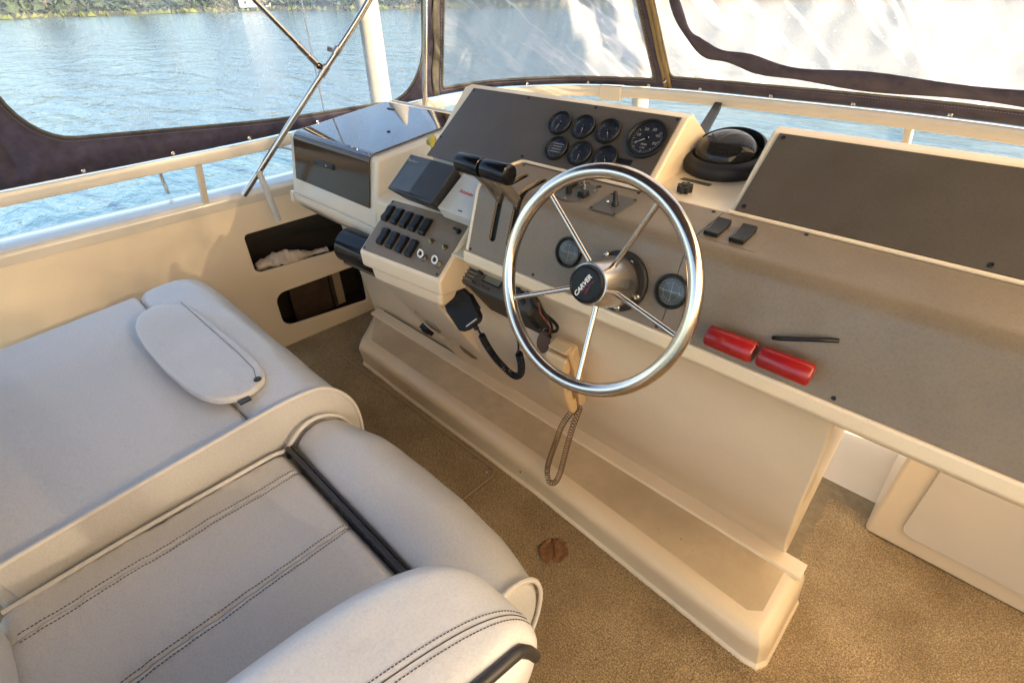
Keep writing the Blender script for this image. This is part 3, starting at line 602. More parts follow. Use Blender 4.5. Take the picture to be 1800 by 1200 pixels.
# stainless frame: pole, main strut, second strut with hinge
bf = ce
A_, B_ = V(-2.2, .785, .895), V(-1.91, 1.25, 1.48)
d_ = (B_-A_); main = smooth_path([A_-d_*.12, A_, A_+d_*.5, B_, V(-1.80, 1.36, 1.70), V(-1.72, 1.36, 1.98)], 8)
bb = B(); tube(bb, main, .0115, 14); bb.build('main_strut', steel, bf)
J = A_+d_*.625
bb = B(); C_ = V(-2.0, .868, 1.492); e_ = (C_-J).normalized(); tube(bb, [J+e_*.03, C_, C_+e_*.5], .0095, 14); s2 = bb.build('hinged_strut', steel, bf)
bb = B(); tube(bb, [J+e_*.035, J+e_*.075], .0125, 14); tube(bb, [J+e_*.082, J+e_*.125], .0122, 14); bb.build('sleeve', steel2, s2)
bb = B(); u_ = d_.normalized(); tube(bb, [J-u_*.022, J+u_*.022], .0155, 14); bb.build('clamp', steel2, bf)
bb = B(); tube(bb, [A_+d_*.735-u_*.014, A_+d_*.735+u_*.014], .0155, 14); bb.build('clamp', steel2, bf)
s_ = u_.cross(e_).normalized(); bb = B(); tube(bb, [J+e_*.028-s_*.012, J+e_*.028+s_*.012], .012, 14); tube(bb, [J+e_*.028-s_*.015, J+e_*.028+s_*.015], .0045, 10); bb.build('hinge_eye', steel, bf)
q = A_+d_*.735; bb = B(); tube(bb, [q-cx*.012, q-cx*.032+V(0, 0, .006)], [.008, .010], 8); bb.build('thumb_knob', steel2, bf)
q = A_+d_*.02; bb = B(); tube(bb, [q+V(.01, 0, .01), q+V(.02, .01, -.10), q+V(.02, .02, -.20)], .012, 12); bb.build('foot_bracket', offw, bf)
pl = thing('cover_pole', (-1.9, 1.44, 1.05), 'upright polished pole at the front corner of the enclosure', 'pole')
bb = B(); tube(bb, [(-1.915, 1.44, 1.0), (-1.895, 1.44, 1.12), (-1.838, 1.45, 1.48), (-1.77, 1.44, 2.0)], .0105, 14); bb.build('tube', steel, pl)
bb = B(); tube(bb, [(-1.918, 1.44, .99), (-1.905, 1.44, 1.06)], .0155, 14); bb.build('socket', steel2, pl)
an = thing('antenna_whip', (-2.62, 1.35, .7), 'thin white antenna rod standing outside the port window', 'antenna')
bb = B(); tube(bb, [(-2.62, 1.354, .75), (-2.62, 1.354, 2.6)], [.0055, .003], 8); bb.build('rod', offw, an)
hr = thing('outside_rail', (-2.6, .9, .8), 'thin steel grab rail outside the port window', 'rail')
bb = B(); tube(bb, smooth_path([(-2.62, -.8, .92), (-2.64, .6, .93), (-2.60, 1.05, .90), (-2.56, 1.25, .80)], 8), .010, 10); bb.build('tube', steel, hr)
for y in (-.3, .55): bb = B(); tube(bb, [(-2.62, y, .79), (-2.63, y, .93)], .008, 10); bb.build('stanchion', steel, hr)

# ------------------------------------------------------------------ helm console
hc = thing('helm_console', (-.5, 1.1, 0), 'cream helm console with taupe dash panels, gauges and switches', 'boat console')
wallp = [(1.152, .02), (1.152, .135), (1.146, .165), (1.085, .25), (1.020, .35), (.965, .45), (.925, .55), (.896, .65), (.872, .75), (.842, .84), (.800, .905), (.752, .948)]
wp = [(v.x, v.y) for v in smooth_path([V(y, z, 0) for y, z in wallp], 5)]
bb = B(); xprism(bb, wp+[(.80, .96), (1.19, .96), (1.19, .02)], -1.12, -.05); bb.build('lower_wall', gel, hc, bevel=.010)
# proud strip left of the wall and the side wall behind it
bb = B(); xprism(bb, [(1.150, .05), (1.150, .150), (.80, .712), (.80, .80), (1.17, .80), (1.17, .05)], -1.452, -1.09); bb.build('lower_strip', gel, hc, bevel=.012)
bb = B(); pts = [(-2.13, 0), (-1.44, 0), (-1.44, .86), (-2.45, .86), (-2.42, .70), (-2.36, .60), (-2.165, .13)]
prism(bb, [V(x, 1.165, z) for x, z in pts], [V(x+(-.06 if x < -2 else 0), 1.55, z) for x, z in pts]); bb.build('side_wall_face', gel, hc, bevel=.016)
# upper shell
def p1(u, n=0): q = P1(0, u, n); return (q.y, q.z)
def p2(u, n=0): q = P2(0, u, n); return (q.y, q.z)
def p3(u, n=0): q = P3(0, u, n); return (q.y, q.z)
TH = .010; rr_ = .04; tl_ = rr_*math.tan(R(63.6/2)); LP = .1591
def bendpath(n=0, u_end=.126):
    out = [p1(u, n) for u in np.linspace(0, LP-tl_, 14)]
    c = V(*p1(LP-tl_, -rr_)); k = 7
    for j in range(1, k):
        a = R(18.4+(82-18.4)*j/k); out.append((c.x-math.cos(a)*(rr_+n), c.y+math.sin(a)*(rr_+n)))
    return out+[p2(u, n) for u in np.linspace(tl_, u_end, 10)]
bp0 = bendpath(-TH-.0006, .13)
bb = B(); xprism(bb, [(.80, .94)]+bp0+[p2(.13, -.001), p2(.41, -.001), (1.19, 1.05), (1.15, .80), (.95, .80)], -.858, .40); bb.build('upper_body', gel, hc, bevel=.004)
bb = B(); xprism(bb, [(.754, .944), (.726, .960), (.7185, .972), (.7200, .9935), (.7235, .9968), (.745, .990), (.80, .95)], -.8600, .402); bb.build('front_lip', gel, hc, bevel=.0035)
bp1 = bendpath(-.0005, .13)
bb = B(); xprism(bb, bp1+[(1.10, 1.10), (.90, .96)], -.8590, -.8480); bb.build('side_rim', gel, hc, bevel=.004)
# wing body in the recess
bb = B(); xprism(bb, [(.815, .90), (.832, 1.0), (.895, 1.15), (.93, 1.165), (1.19, 1.18), (1.19, .84), (.88, .84)], -1.158, -.866); bb.build('recess_body', gel, hc, bevel=.006)
bb = B(); xprism(bb, [(.835, .86), (.845, .955), (.90, .985), (1.19, 1.0), (1.19, .84), (.88, .84)], -1.425, -1.15); bb.build('recess_shelf', gel, hc, bevel=.008)
# raised gauge boxes
def raised(x0, x1, nm):
    bb = B(); pr = [p3(-.045, -.06), p3(-.026, -.002), p3(.172, -.002), p3(.1765, -.006), (1.045, 1.290), (1.165, 1.208), (1.18, 1.15), (.95, 1.14)]
    xprism(bb, pr, x0, x1); return bb.build(nm, gel, hc, bevel=.007)
raised(-1.160, -.499, 'gauge_box'); raised(-.336, .395, 'blank_box')
bb = B(); tube(bb, smooth_path([P2(-.848, .100, .001), P2(-.842, .118, .002), P2(-.830, .1285, .003), P2(-.78, .1295, .003), P2(-.507, .1295, .003), P2(-.50, .1285, .002)], 6), .0038, 10); bb.build('moulded_rib', gel, hc)
bb = B(); tube(bb, [P2(-.336, .1295, .002), P2(.39, .1295, .002)], .0035, 10); bb.build('moulded_rib', gel, hc)

def bent_panel(nm, x0, x1, slots, mat=taupe):
    path = bendpath(0); m = len(path); cum = [0]
    for i in range(1, m): cum.append(cum[-1]+math.hypot(path[i][0]-path[i-1][0], path[i][1]-path[i-1][1]))
    if slots:
        fine = sorted(set([0.0]+[w_ for s in slots for e, sg in ((s[2], 1), (s[3], -1)) for w_ in [e+sg*q for q in (0, .0015, .0035, .007, .0105)]]+cum))
        P_ = [(float(np.interp(w_, cum, [p[0] for p in path])), float(np.interp(w_, cum, [p[1] for p in path]))) for w_ in fine]
    else: fine, P_ = cum, path
    cols = [('e', x0)]
    for s in slots: cols += [('l', s), ('r', s)]
    cols.append(('e', x1)); vs = []; nC = len(cols)
    for w_, (y, z) in zip(fine, P_):
        for kind, s in cols:
            if kind == 'e': vs.append(V(s, y, z)); continue
            cxx, hw, a, e = s
            d = min(w_-a, e-w_)
            if d >= hw: h = hw
            elif d >= 0: h = math.sqrt(max(0, hw*hw-(hw-d)**2))
            else: h = .0004
            vs.append(V(cxx+(-h if kind == 'l' else h), y, z))
    fs = []
    for i in range(len(fine)-1):
        for j in range(nC-1):
            if cols[j][0] == 'l' and cols[j+1][0] == 'r':
                s = cols[j][1]; mid = (fine[i]+fine[i+1])/2
                if s[2] < mid < s[3]: continue
            fs.append((i*nC+j, (i+1)*nC+j, (i+1)*nC+j+1, i*nC+j+1))
    bb = B(); bb.add(vs, fs); o = bb.build(nm, mat, hc, fix=False)
    md = o.modifiers.new('t', 'SOLIDIFY'); md.thickness = .003; md.offset = 1; es = o.modifiers.new('es', 'EDGE_SPLIT'); es.split_angle = R(35)
    return o, cum
W2 = LP-tl_+rr_*R(63.6)-tl_     # arc length = W2 + u on the P2 part
slotA = (-.7795, .0100, .042, W2+.082); slotB = (-.7270, .0100, .041, W2+.083)
bent_panel('dash_panel', -.8462, -.3438, [slotA, slotB]); bent_panel('dash_panel', -.3424, .392, [])
def bent_strip(nm, mat, x0, x1, w0, w1, n, par=hc):
    path = bendpath(n); cum = [0]
    for i in range(1, len(path)): cum.append(cum[-1]+math.hypot(path[i][0]-path[i-1][0], path[i][1]-path[i-1][1]))
    ws_ = np.linspace(w0, w1, 24); pr = [(float(np.interp(q, cum, [p[0] for p in path])), float(np.interp(q, cum, [p[1] for p in path]))) for q in ws_]
    bb = B(); strip(bb, pr, [x0, x1]); return bb.build(nm, mat, par, fix=False)
for s in (slotA, slotB): bent_strip('slot_shade_strip', blackr, s[0]-.0125, s[0]+.0125, s[2]-.004, s[3]-.004, -.0098)  # black strip stands in for the shade down inside each slot
for x, u in ((-.8405, .0075), (-.6452, .0075), (-.3500, .006), (-.3350, .006), (-.06, .0075)): bolt('screw', blackp, hc, P1, x, u, .0034)
for x, u in ((-.664, .1175), (-.8213, .117), (-.5152, .1195), (-.3588, .1195), (-.20, .1195)): bolt('screw', blackp, hc, P2, x, u, .0034)

# gauge panels on the raised boxes
plate('gauge_panel', taupe2, hc, P3, [(-1.1575, -.043), (-.8760, -.043), (-.8740, -.019), (-.5125, -.018), (-.5122, .1690), (-1.1195, .1695)], thick=.003, n=-.0015)
for x, u in ((-1.1145, .1625), (-.9187, .1635), (-.7172, .1635), (-.5175, .1630), (-.8436, .0150), (-1.143, .0165)): bolt('screw', blackp, hc, P3, x, u, .0036, .0015)
plate('blank_panel', taupe2, hc, P3, [(-.3270, .0085), (.385, .0085), (.385, .166), (-.3205, .166)], thick=.003, n=-.0015)
for x, u in ((-.3150, .019), (-.3110, .158), (.03, .0175), (.03, .158)): bolt('screw', blackp, hc, P3, x, u, .0042, .0015)

clear = bpy.data.materials.new('clear_lens'); clear.use_nodes = True; t = clear.node_tree; t.nodes.clear()
o_ = t.nodes.new('ShaderNodeOutputMaterial'); tr_ = t.nodes.new('ShaderNodeBsdfTransparent'); gl_ = t.nodes.new('ShaderNodeBsdfGlossy'); gl_.inputs['Roughness'].default_value = .12; mx_ = t.nodes.new('ShaderNodeMixShader')
t.links.new(schlick(t, .03), mx_.inputs[0]); t.links.new(tr_.outputs[0], mx_.inputs[1]); t.links.new(gl_.outputs[0], mx_.inputs[2]); t.links.new(mx_.outputs[0], o_.inputs[0])
def place(o, par, mw):
    o.parent = par; o.matrix_local = Matrix.Translation(-ORG[par]) @ mw
needlem = M('needle_print', (.42, .42, .40), .5)
def make_gauge(par, mw, r=.0297, needle=-110, nums=(), bars=False, rudder=False, facem=None, h=.0085):
    """bezel ring (part) > dial, needle, tick marks, lens"""
    k = r/.0297; L = W
    bz = lathe(B(), L, [(r*.98, 0), (r, h*.35), (r*.985, h*.8), (r*.93, h), (r*.86, h*.98), (r*.80, h*.45), (r*.795, h*.25)], 40).build('gauge', blackp); ORG[bz] = V(0, 0, 0)
    place(bz, par, mw)
    def sub(b_, nm, m): q = b_.build(nm, m); q.parent = bz; return q
    sub(lathe(B(), L, [(r*.80, h*.2), (r*.80, h*.28)], 36), 'dial', facem or dial)
    tb = B()
    a0, a1 = (-215, 35)
    if rudder:
        for a in range(0, 360, 15):
            c_, s_ = math.cos(R(a)), math.sin(R(a)); q0, q1 = (.60, .70) if a % 45 else (.52, .70); w_ = .010*r
            tb.add([(c_*r*q0-s_*w_, s_*r*q0+c_*w_, h*.31), (c_*r*q1-s_*w_, s_*r*q1+c_*w_, h*.31), (c_*r*q1+s_*w_, s_*r*q1-c_*w_, h*.31), (c_*r*q0+s_*w_, s_*r*q0-c_*w_, h*.31)], [(0, 1, 2, 3)])
        for a in (5, 95):
            c_, s_ = math.cos(R(a)), math.sin(R(a)); w_ = .014*r; tb.add([(-c_*r*.55-s_*w_, -s_*r*.55+c_*w_, h*.32), (c_*r*.55-s_*w_, s_*r*.55+c_*w_, h*.32), (c_*r*.55+s_*w_, s_*r*.55-c_*w_, h*.32), (-c_*r*.55+s_*w_, -s_*r*.55-c_*w_, h*.32)], [(0, 1, 2, 3)])
        tube(tb, [(r*.50*math.cos(2*PI*i/28), r*.50*math.sin(2*PI*i/28), h*.32) for i in range(28)], .00035, 4, closed=True)
    else:
        nt_ = 21 if r < .04 else 31
        for i in range(nt_):
            a = R(a0+(a1-a0)*i/(nt_-1)); c_, s_ = math.cos(a), math.sin(a); q0 = .64 if i % 5 else .58; w_ = .011*r*(1 if i % 5 else 1.6)
            tb.add([(c_*r*q0-s_*w_, s_*r*q0+c_*w_, h*.31), (c_*r*.71-s_*w_, s_*r*.71+c_*w_, h*.31), (c_*r*.71+s_*w_, s_*r*.71-c_*w_, h*.31), (c_*r*q0+s_*w_, s_*r*q0-c_*w_, h*.31)], [(0, 1, 2, 3)])
    if bars:
        for i in range(4):
            y = r*(.35-.22*i); tb.add([(-r*.45, y, h*.32), (r*.45, y, h*.32), (r*.45, y+r*.07, h*.32), (-r*.45, y+r*.07, h*.32)], [(0, 1, 2, 3)])
    sub(tb, 'tick_marks', dimw)
    if needle is not None:
        c_, s_ = math.cos(R(needle)), math.sin(R(needle)); nb = B(); w_ = r*.030
        nb.add([(-c_*r*.12-s_*w_, -s_*r*.12+c_*w_, h*.5), (c_*r*.62, s_*r*.62, h*.5), (-c_*r*.12+s_*w_, -s_*r*.12-c_*w_, h*.5), (-c_*r*.12-s_*w_, -s_*r*.12+c_*w_, h*.56), (c_*r*.62, s_*r*.62, h*.56), (-c_*r*.12+s_*w_, -s_*r*.12-c_*w_, h*.56)], [(0, 1, 2), (5, 4, 3), (0, 3, 4, 1), (1, 4, 5, 2)])
        sub(nb, 'needle', needlem); sub(lathe(B(), L, [(r*.09, h*.3), (r*.08, h*.62), (r*.03, h*.66)], 12), 'needle_hub', blackp)
    for s, x, y, sz in nums:
        q = text('dial_number', s, dimw, None, W, x*r, y*r, sz*r, h*.31, sx=1.15); q.parent = bz
    sub(lathe(B(), L, [(r*.84, h*.62), (r*.60, h*.86), (r*.3, h*1.0), (.0002, h*1.04)], 36, cap=False), 'lens', clear)
    return bz
gp = [(-.7858, .1112, -100, 0), (-.7201, .1113, -75, 0), (-.6545, .1114, -60, 0), (-.7590, .0505, None, 1), (-.6935, .0500, -80, 0), (-.6280, .0510, -55, 0)]
for x, u, nd, br in gp: make_gauge(hc, P3.mat(x, u, .0016), needle=nd, bars=bool(br))
nums = [(s, .50*math.cos(R(a)), .50*math.sin(R(a)), .19) for s, a in (('0', 212), ('10', 165), ('20', 118), ('30', 72), ('40', 25), ('50', -20))]+[('RPM', 0, -.30, .13), ('x100', 0, -.46, .11)]
make_gauge(hc, P3.mat(-.5590, .1105, .0016), r=.0452, needle=213, nums=nums)
cface = M('rudder_dial', (.028, .032, .028), .3)
make_gauge(hc, P1.mat(-.5690, .0775, .0002), r=.0305, needle=None, rudder=True, facem=cface); make_gauge(hc, P1.mat(-.3430, .0735, .0002), r=.0305, needle=None, rudder=True, facem=cface)
lb = rbox('dymo_label', blackp, hc, P3, -.6150, -.5640, .0480, .0600, .0015, .0030, .0008)

# top-of-dash fittings
def disc(nm, mat, par, fr, x, u, r, n0, n1, seg=28, ch=.0008): return lathe(B(), fr.at(x, u), [(r, n0), (r, n1-ch), (r-ch, n1), (.0002, n1)], seg).build(nm, mat, par)
d0 = disc('round_switch_plate', olive, hc, P2, -.6245, .0610, .0425, 0, .0030, 40)
f = P2
for x, u, sx_, su_, h_ in ((-.6500, .0780, .020, .022, .014), (-.5995, .0520, .019, .020, .013)):
    q = rbox('rocker', blackp, d0, f, x-sx_/2, x+sx_/2, u-su_/2, u+su_/2, .003, h_, .002, .0015)
bb = B(); lathe(bb, f.at(-.6330, .0480), [(.0070, .003), (.0062, .008), (.0058, .020), (.003, .022)], 18); bb.build('toggle', blackp, d0)
bb = B(); lathe(bb, f.at(-.6220, .0820), [(.0062, .003), (.0058, .009), (.0045, .010), (.0040, .018), (.0020, .0195)], 16); bb.build('push_button', steel2, d0)
for a in (30, 150, 270): bolt('screw', steel2, d0, f, -.6245+.037*math.cos(R(a)), .061+.037*math.sin(R(a)), .0026, .003)
d1 = plate('square_switch_plate', olive, hc, f, rrect(-.5590, -.4985, .0155, .0905, .002), thick=.0022, n=0)
for x, u in ((-.5555, .0195), (-.5025, .0195), (-.5020, .0865), (-.5555, .0865)): bolt('screw', blackp, d1, f, x, u, .0026, .0022)
bb = B(); lathe(bb, f.at(-.5225, .0500), [(.0075, .002), (.0070, .007), (.0048, .010), (.0046, .026), (.0030, .030), (.0022, .0305)], 18); bb.build('toggle', blackp, d1)
bolt('lamp', steel2, d1, f, -.5425, .0546, .0035, .002, .003)
for x in (-.6310, -.6010): disc('hole_shade_disc', blackr, hc, f, x, .1055, .0062, 0, .0008)  # black discs paint the shade inside two open holes
ig = disc('ignition_bezel', blackp, hc, f, -.4300, .098, .016, 0, .006); disc('ignition_core', steel2, ig, f, -.4300, .098, .009, .006, .010)
bb = B(); n_ = 64; kf = f.at(-.4440, .1700)
vs = [kf(.0140*(1+.12*math.cos(8*2*PI*i/n_))*math.cos(2*PI*i/n_), .0140*(1+.12*math.cos(8*2*PI*i/n_))*math.sin(2*PI*i/n_), h_) for h_ in (0, .0125) for i in range(n_)]
bb.add(vs, [tuple(range(n_))[::-1], tuple(range(n_, 2*n_))]+[(i, (i+1) % n_, n_+(i+1) % n_, n_+i) for i in range(n_)]); kn = bb.build('deck_knob', blackr, hc, bevel=.0008); disc('knob_centre', blackp, kn, f, -.4440, .1700, .005, .0125, .0145)
plate('faded_tape', green, hc, f, [(-.4800, .2135), (-.4150, .2110), (-.4135, .2230), (-.4760, .2250)], thick=.0006, bev=.0001, n=-.0006)
rp_ = plate('rocker_plate', taupe, hc, f, rrect(-.3400, -.2420, .0270, .0960, .006), thick=.0009, bev=.0003)
for x in (-.3230, -.2790):
    bb = B(); prism(bb, [f(x-.0125, u, n_) for u, n_ in ((.036, .001), (.036, .009), (.060, .0050), (.087, .012), (.087, .001))], [f(x+.0125, u, n_) for u, n_ in ((.036, .001), (.036, .009), (.060, .0050), (.087, .012), (.087, .001))]); bb.build('rocker', blackp, rp_, bevel=.0015)
# red pull handles on the dash face
for x0 in (-.2520, -.1690):
    fr = P1; bb = B(); prof = [(a, .0175*math.cos(R(a)), .0165*math.sin(R(a))) for a in range(0, 360, 15)]
    n_ = len(prof); xs_ = [x0, x0+.003, x0+.072, x0+.075]; sc_ = [.86, 1, 1, .86]; vs = []
    for x, s in zip(xs_, sc_): vs += [fr(x, .033+b_*s, .027+c_*s) for _, b_, c_ in prof]
    bb.add(vs, [(i*n_+j, i*n_+(j+1) % n_, (i+1)*n_+(j+1) % n_, (i+1)*n_+j) for i in range(3) for j in range(n_)]+[tuple(range(n_))[::-1], tuple(3*n_+j for j in range(n_))])
    h_ = bb.build('pull_handle', red, hc)
    bb = B(); tube(bb, [fr(x0+.0375, .033, 0), fr(x0+.0375, .033, .015)], .006, 10); bb.build('stem', blackp, h_)
    bb = B(); tube(bb, [fr(x0+.050+.0085*math.cos(a), .030+.0085*math.sin(a), .0438-abs(math.sin(a))*.001) for a in np.linspace(0, 2*PI, 20, endpoint=False)], .0004, 4, closed=True); bb.build('moulded_ring', red, h_)
bb = B(); tube(bb, smooth_path([P1(-.165, .060, .003), P1(-.15, .066, .012), P1(-.11, .081, .012), P1(-.085, .088, .0)], 5), .0035, 8); bb.build('dash_cable', blackp, hc)

# compass on the deck
cpx = thing('compass', P2(-.428, .312), 'black domed compass sitting between the two raised dash boxes', 'compass')
cf = P2.at(-.434, .312)
lathe(B(), cf, [(.080, 0), (.083, .005), (.083, .019), (.078, .026), (.066, .030), (.062, .026)], 48).build('base', blackr, cpx)
lathe(B(), cf, [(.0620, .024)]+[(.0620*math.cos(R(a)), .027+.043*math.sin(R(a))) for a in range(4, 90, 7)]+[(.0003, .0702)], 40).build('dome', dome, cpx)
cd_ = lathe(B(), cf, [(.046, .036), (.048, .040), (.044, .043), (.010, .047)], 36).build('compass_card', darkg, cpx)
tb = B()
for a in range(0, 360, 10):
    c_, s_ = math.cos(R(a)), math.sin(R(a)); w_ = .0006; tb.add([cf(c_*.036-s_*w_, s_*.036+c_*w_, .0446), cf(c_*.043-s_*w_, s_*.043+c_*w_, .0436), cf(c_*.043+s_*w_, s_*.043-c_*w_, .0436), cf(c_*.036+s_*w_, s_*.036-c_*w_, .0446)], [(0, 1, 2, 3)])
tb.build('card_marks', white, cd_, fix=False)
bb = B(); n_ = 20; vs = []      # hood wrapping behind the dome
for j, (rr2, hh) in enumerate(((.083, .018), (.082, .036), (.075, .054), (.069, .057), (.070, .045), (.072, .018))):
    for i in range(n_+1):
        a = R(-18+216*i/n_); k_ = math.sin(PI*i/n_)**.6; vs.append(cf(rr2*math.cos(a), rr2*math.sin(a), .018+(hh-.018)*k_))
bb.add(vs, [(j*(n_+1)+i, j*(n_+1)+i+1, (j+1)*(n_+1)+i+1, (j+1)*(n_+1)+i) for j in range(5) for i in range(n_)]); bb.build('hood', blackr, cpx)

# ------------------------------------------------------------------ steering wheel
wf = P1.at(-.4434, .0598); sw_ = thing('steering_wheel', wf(0, 0, 0), 'five-spoked polished steel steering wheel with a black hub cap', 'steering wheel')
lathe(B(), wf, [(.056, .0005), (.056, .007), (.053, .010), (.040, .011)], 48).build('backing_plate', blackr, sw_)
for x, u in ((-.037, .040), (.0155, .039), (.046, -.014), (-.04, -.035), (.015, -.046)): bolt('bolt', steel2, sw_, wf, x, u, .0062, .010, .006)
lathe(B(), wf, [(.044, .010), (.0465, .014), (.0470, .030), (.0450, .055), (.0415, .080), (.0375, .104), (.0360, .109), (.033, .110)], 56).build('hub', steel2, sw_)
capm = M('satin_black_cap', (.008, .008, .009), .4, spec=.25)
cp_ = lathe(B(), wf, [(.0335, .108), (.0335, .114), (.0315, .1185), (.0285, .1195), (.0275, .1180), (.0003, .1186)], 48).build('hub_cap', capm, sw_)
text('cap_lettering', 'CARVER', white, cp_, wf, -.0035, -.0035, .0108, .1187, R(63), .25, .0002, .0003, 1.15)
for i, (a_, b_) in enumerate((((-.004, -.016), (.002, -.002)), ((.002, -.002), (.010, .004)), ((.001, -.010), (.011, .000)), ((.003, -.016), (.008, -.006)), ((.010, .004), (.016, .013)))):
    bb = B(); tube(bb, [wf(a_[0], a_[1], .1188), wf((a_[0]+b_[0])/2+.001, (a_[1]+b_[1])/2-.001, .1189), wf(b_[0], b_[1], .1188)], [.0004, .0010, .0004], 6); bb.build('script_stroke', wine, cp_)
bb = B(); tube(bb, [wf(.1830*math.cos(2*PI*i/120), .1830*math.sin(2*PI*i/120), .105) for i in range(120)], .0125, 20, closed=True); bb.build('rim', steel, sw_)
for a in (135, 63, -9, -81, -153):
    c_, s_ = math.cos(R(a)), math.sin(R(a)); bb = B(); tube(bb, [wf(c_*.036, s_*.036, .073), wf(c_*.10, s_*.10, .087), wf(c_*.177, s_*.177, .1035)], [.0052, .0050, .0047], 14); bb.build('spoke', steel, sw_)

# ------------------------------------------------------------------ throttle levers
def lever(x, kx0, kx1, lab):
    y0, z0 = .695, 1.203; t_ = thing('throttle_lever', (x, .79, 1.08), lab, 'lever', 'throttle levers on the console'); bb = B()
    path = [(.815, 1.035), (.797, 1.085), (.776, 1.122), (.742, 1.160), (.702, 1.200)]; hw = [.010, .010, .0115, .0105, .009]; th = .0055; L_ = []; Rr = []
    for i, (y, z) in enumerate(path):
        a = path[max(0, i-1)]; c = path[min(len(path)-1, i+1)]; dy, dz = c[0]-a[0], c[1]-a[1]; l = math.hypot(dy, dz); ny, nz = -dz/l, dy/l
        L_.append((y+ny*hw[i], z+nz*hw[i])); Rr.append((y-ny*hw[i], z-nz*hw[i]))
    xprism(bb, L_+Rr[::-1], x-th, x+th); bb.build('arm', steel2, t_, bevel=.0018)
    kf = Fr((0, 0, 0)); kf.p = V(kx0, y0, z0+.010); kf.N = V(1, 0, 0); kf.X = V(0, 1, 0); kf.U = V(0, 0, 1); l = kx1-kx0
    lathe(B(), kf, [(.0155, 0), (.0192, .0020), (.0198, .005), (.0198, l-.005), (.0192, l-.0020), (.0155, l)], 40).build('knob', gloss, t_)
    return t_
lever(-.7795, -.8190, -.7500, 'left throttle lever with a black cylindrical knob'); lever(-.7270, -.7450, -.6760, 'right throttle lever with a black cylindrical knob, nearer the wheel')

# ------------------------------------------------------------------ covers standing in the recess
fa = Fr((-1.0633, .80, 1.0286), 48)
so_ = thing('instrument_cover', fa(-.04, .05, 0), 'dark grey plastic cover over an instrument left of the throttles', 'cover')
bb = B(); F0 = [(-.125, .000), (.040, .000), (.040, .098), (-.115, .098)]; F1_ = [(-.138, -.010), (.050, -.010), (.057, .105), (-.128, .103)]
prism(bb, [fa(x, u, -.01) for x, u in F0], [fa(x, u, .056) for x, u in F1_]); bb.build('shell', darkg, so_, bevel=.004)
bb = B(); q = [(-.132, .001), (-.045, .012), (.046, .001)]
vs = [fa(x, u, n_) for x, u, n_ in ((-.132, -.004, .0555), (-.040, -.004, .0630), (.045, -.004, .0560), (-.122, .099, .0555), (-.030, .099, .0625), (.051, .100, .0560))]
bb.add(vs, [(0, 1, 4, 3), (1, 2, 5, 4)]); bb.build('creased_face', darkg, so_, smooth=False, fix=False)
text('cover_lettering', 'Raytheon', M('faded_print', (.22, .24, .27), .5), so_, fa, -.096, .084, .0125, .0590, 0, .1, .0003)
ah = thing('instrument_cover', fa(.11, .05, 0), 'off-white plastic cover with small red lettering left of the throttle slots', 'cover')
bb = B(); prism(bb, [fa(x, u, -.004) for x, u in ((.048, -.012), (.176, -.012), (.182, .106), (.060, .106))], [fa(x, u, .030) for x, u in ((.046, -.004), (.174, -.006), (.180, .100), (.064, .103))]); bb.build('shell', offw, ah, bevel=.003)
text('cover_lettering', 'Autohelm', redp, ah, fa, .112, .0555, .0125, .0303, R(-2), .15, .0002, .0002)
rbox('small_logo', blackp, ah, fa, .118, .134, .0055, .0085, .0301, .0304, .0001)
yl = thing('yellow_float', fa(-.06, .15, 0), 'small yellow foam float tucked behind the dark grey cover', 'float')
bb = B(); tube(bb, smooth_path([(-1.215, .925, 1.150), (-1.19, .915, 1.165), (-1.165, .900, 1.160), (-1.145, .890, 1.140)], 4), .011, 10); bb.build('body', yellow, yl)

# ------------------------------------------------------------------ switch box
fs = Fr((-.9466, .70, .9044), 52, 6)
sb = thing('switch_box', fs(-.14, .08, -.1), 'cream box with a taupe panel of nine black rocker switches and two keys', 'switch box')
def fsx(prof, x0, x1, t0=0, t1=0): return prism(B(), [fs(x0+t0*max(0, -n_), u, n_) for u, n_ in prof], [fs(x1-t1*max(0, -n_), u, n_) for u, n_ in prof])
fsx([(.178, -.0015), (-.0085, -.0015), (-.0345, -.0370), (-.0300, -.0460), (.03, -.115), (.17, -.10)], -.3050, .0150, .05, .05).build('housing', gel, sb, bevel=.008, seg=4)
fsx([(.15, -.035), (-.0240, -.040), (-.0520, -.0840), (-.0400, -.1020), (.08, -.165), (.16, -.12)], -.2900, .0020, .10, .10).build('lower_housing', gel, sb, bevel=.014, seg=4)
pn = plate('switch_panel', taupe, sb, fs, rrect(-.2960, .0040, -.0010, .1680, .008), thick=.0022, n=-.0018)
def rocker(x, u, flip):
    bb = B(); pr = [(-.0255, 0), (-.0255, .0085), (-.012, .0120 if flip else .0075), (.012, .0075 if flip else .0120), (.0255, .0095), (.0255, 0)]
    pr = [(-.0258, 0), (-.0250, .0110), (-.018, .0150), (0, .0110), (.018, .0130), (.0250, .0090), (.0258, 0)]
    if flip: pr = [(-a, h_) for a, h_ in pr][::-1]
    prism(bb, [fs(x-.0108, u+a, h_) for a, h_ in pr], [fs(x+.0108, u+a, h_) for a, h_ in pr]); return bb.build('rocker_switch', blackp, sb, bevel=.002)
for i in range(5): rocker(-.2745+.0385*i, .1235-.0015*i, False)
KEYS = ((-.0690, .0350), (-.0155, .0320))
for i in range(4): rocker(-.2420+.0395*i, .0535-.0020*i, True)
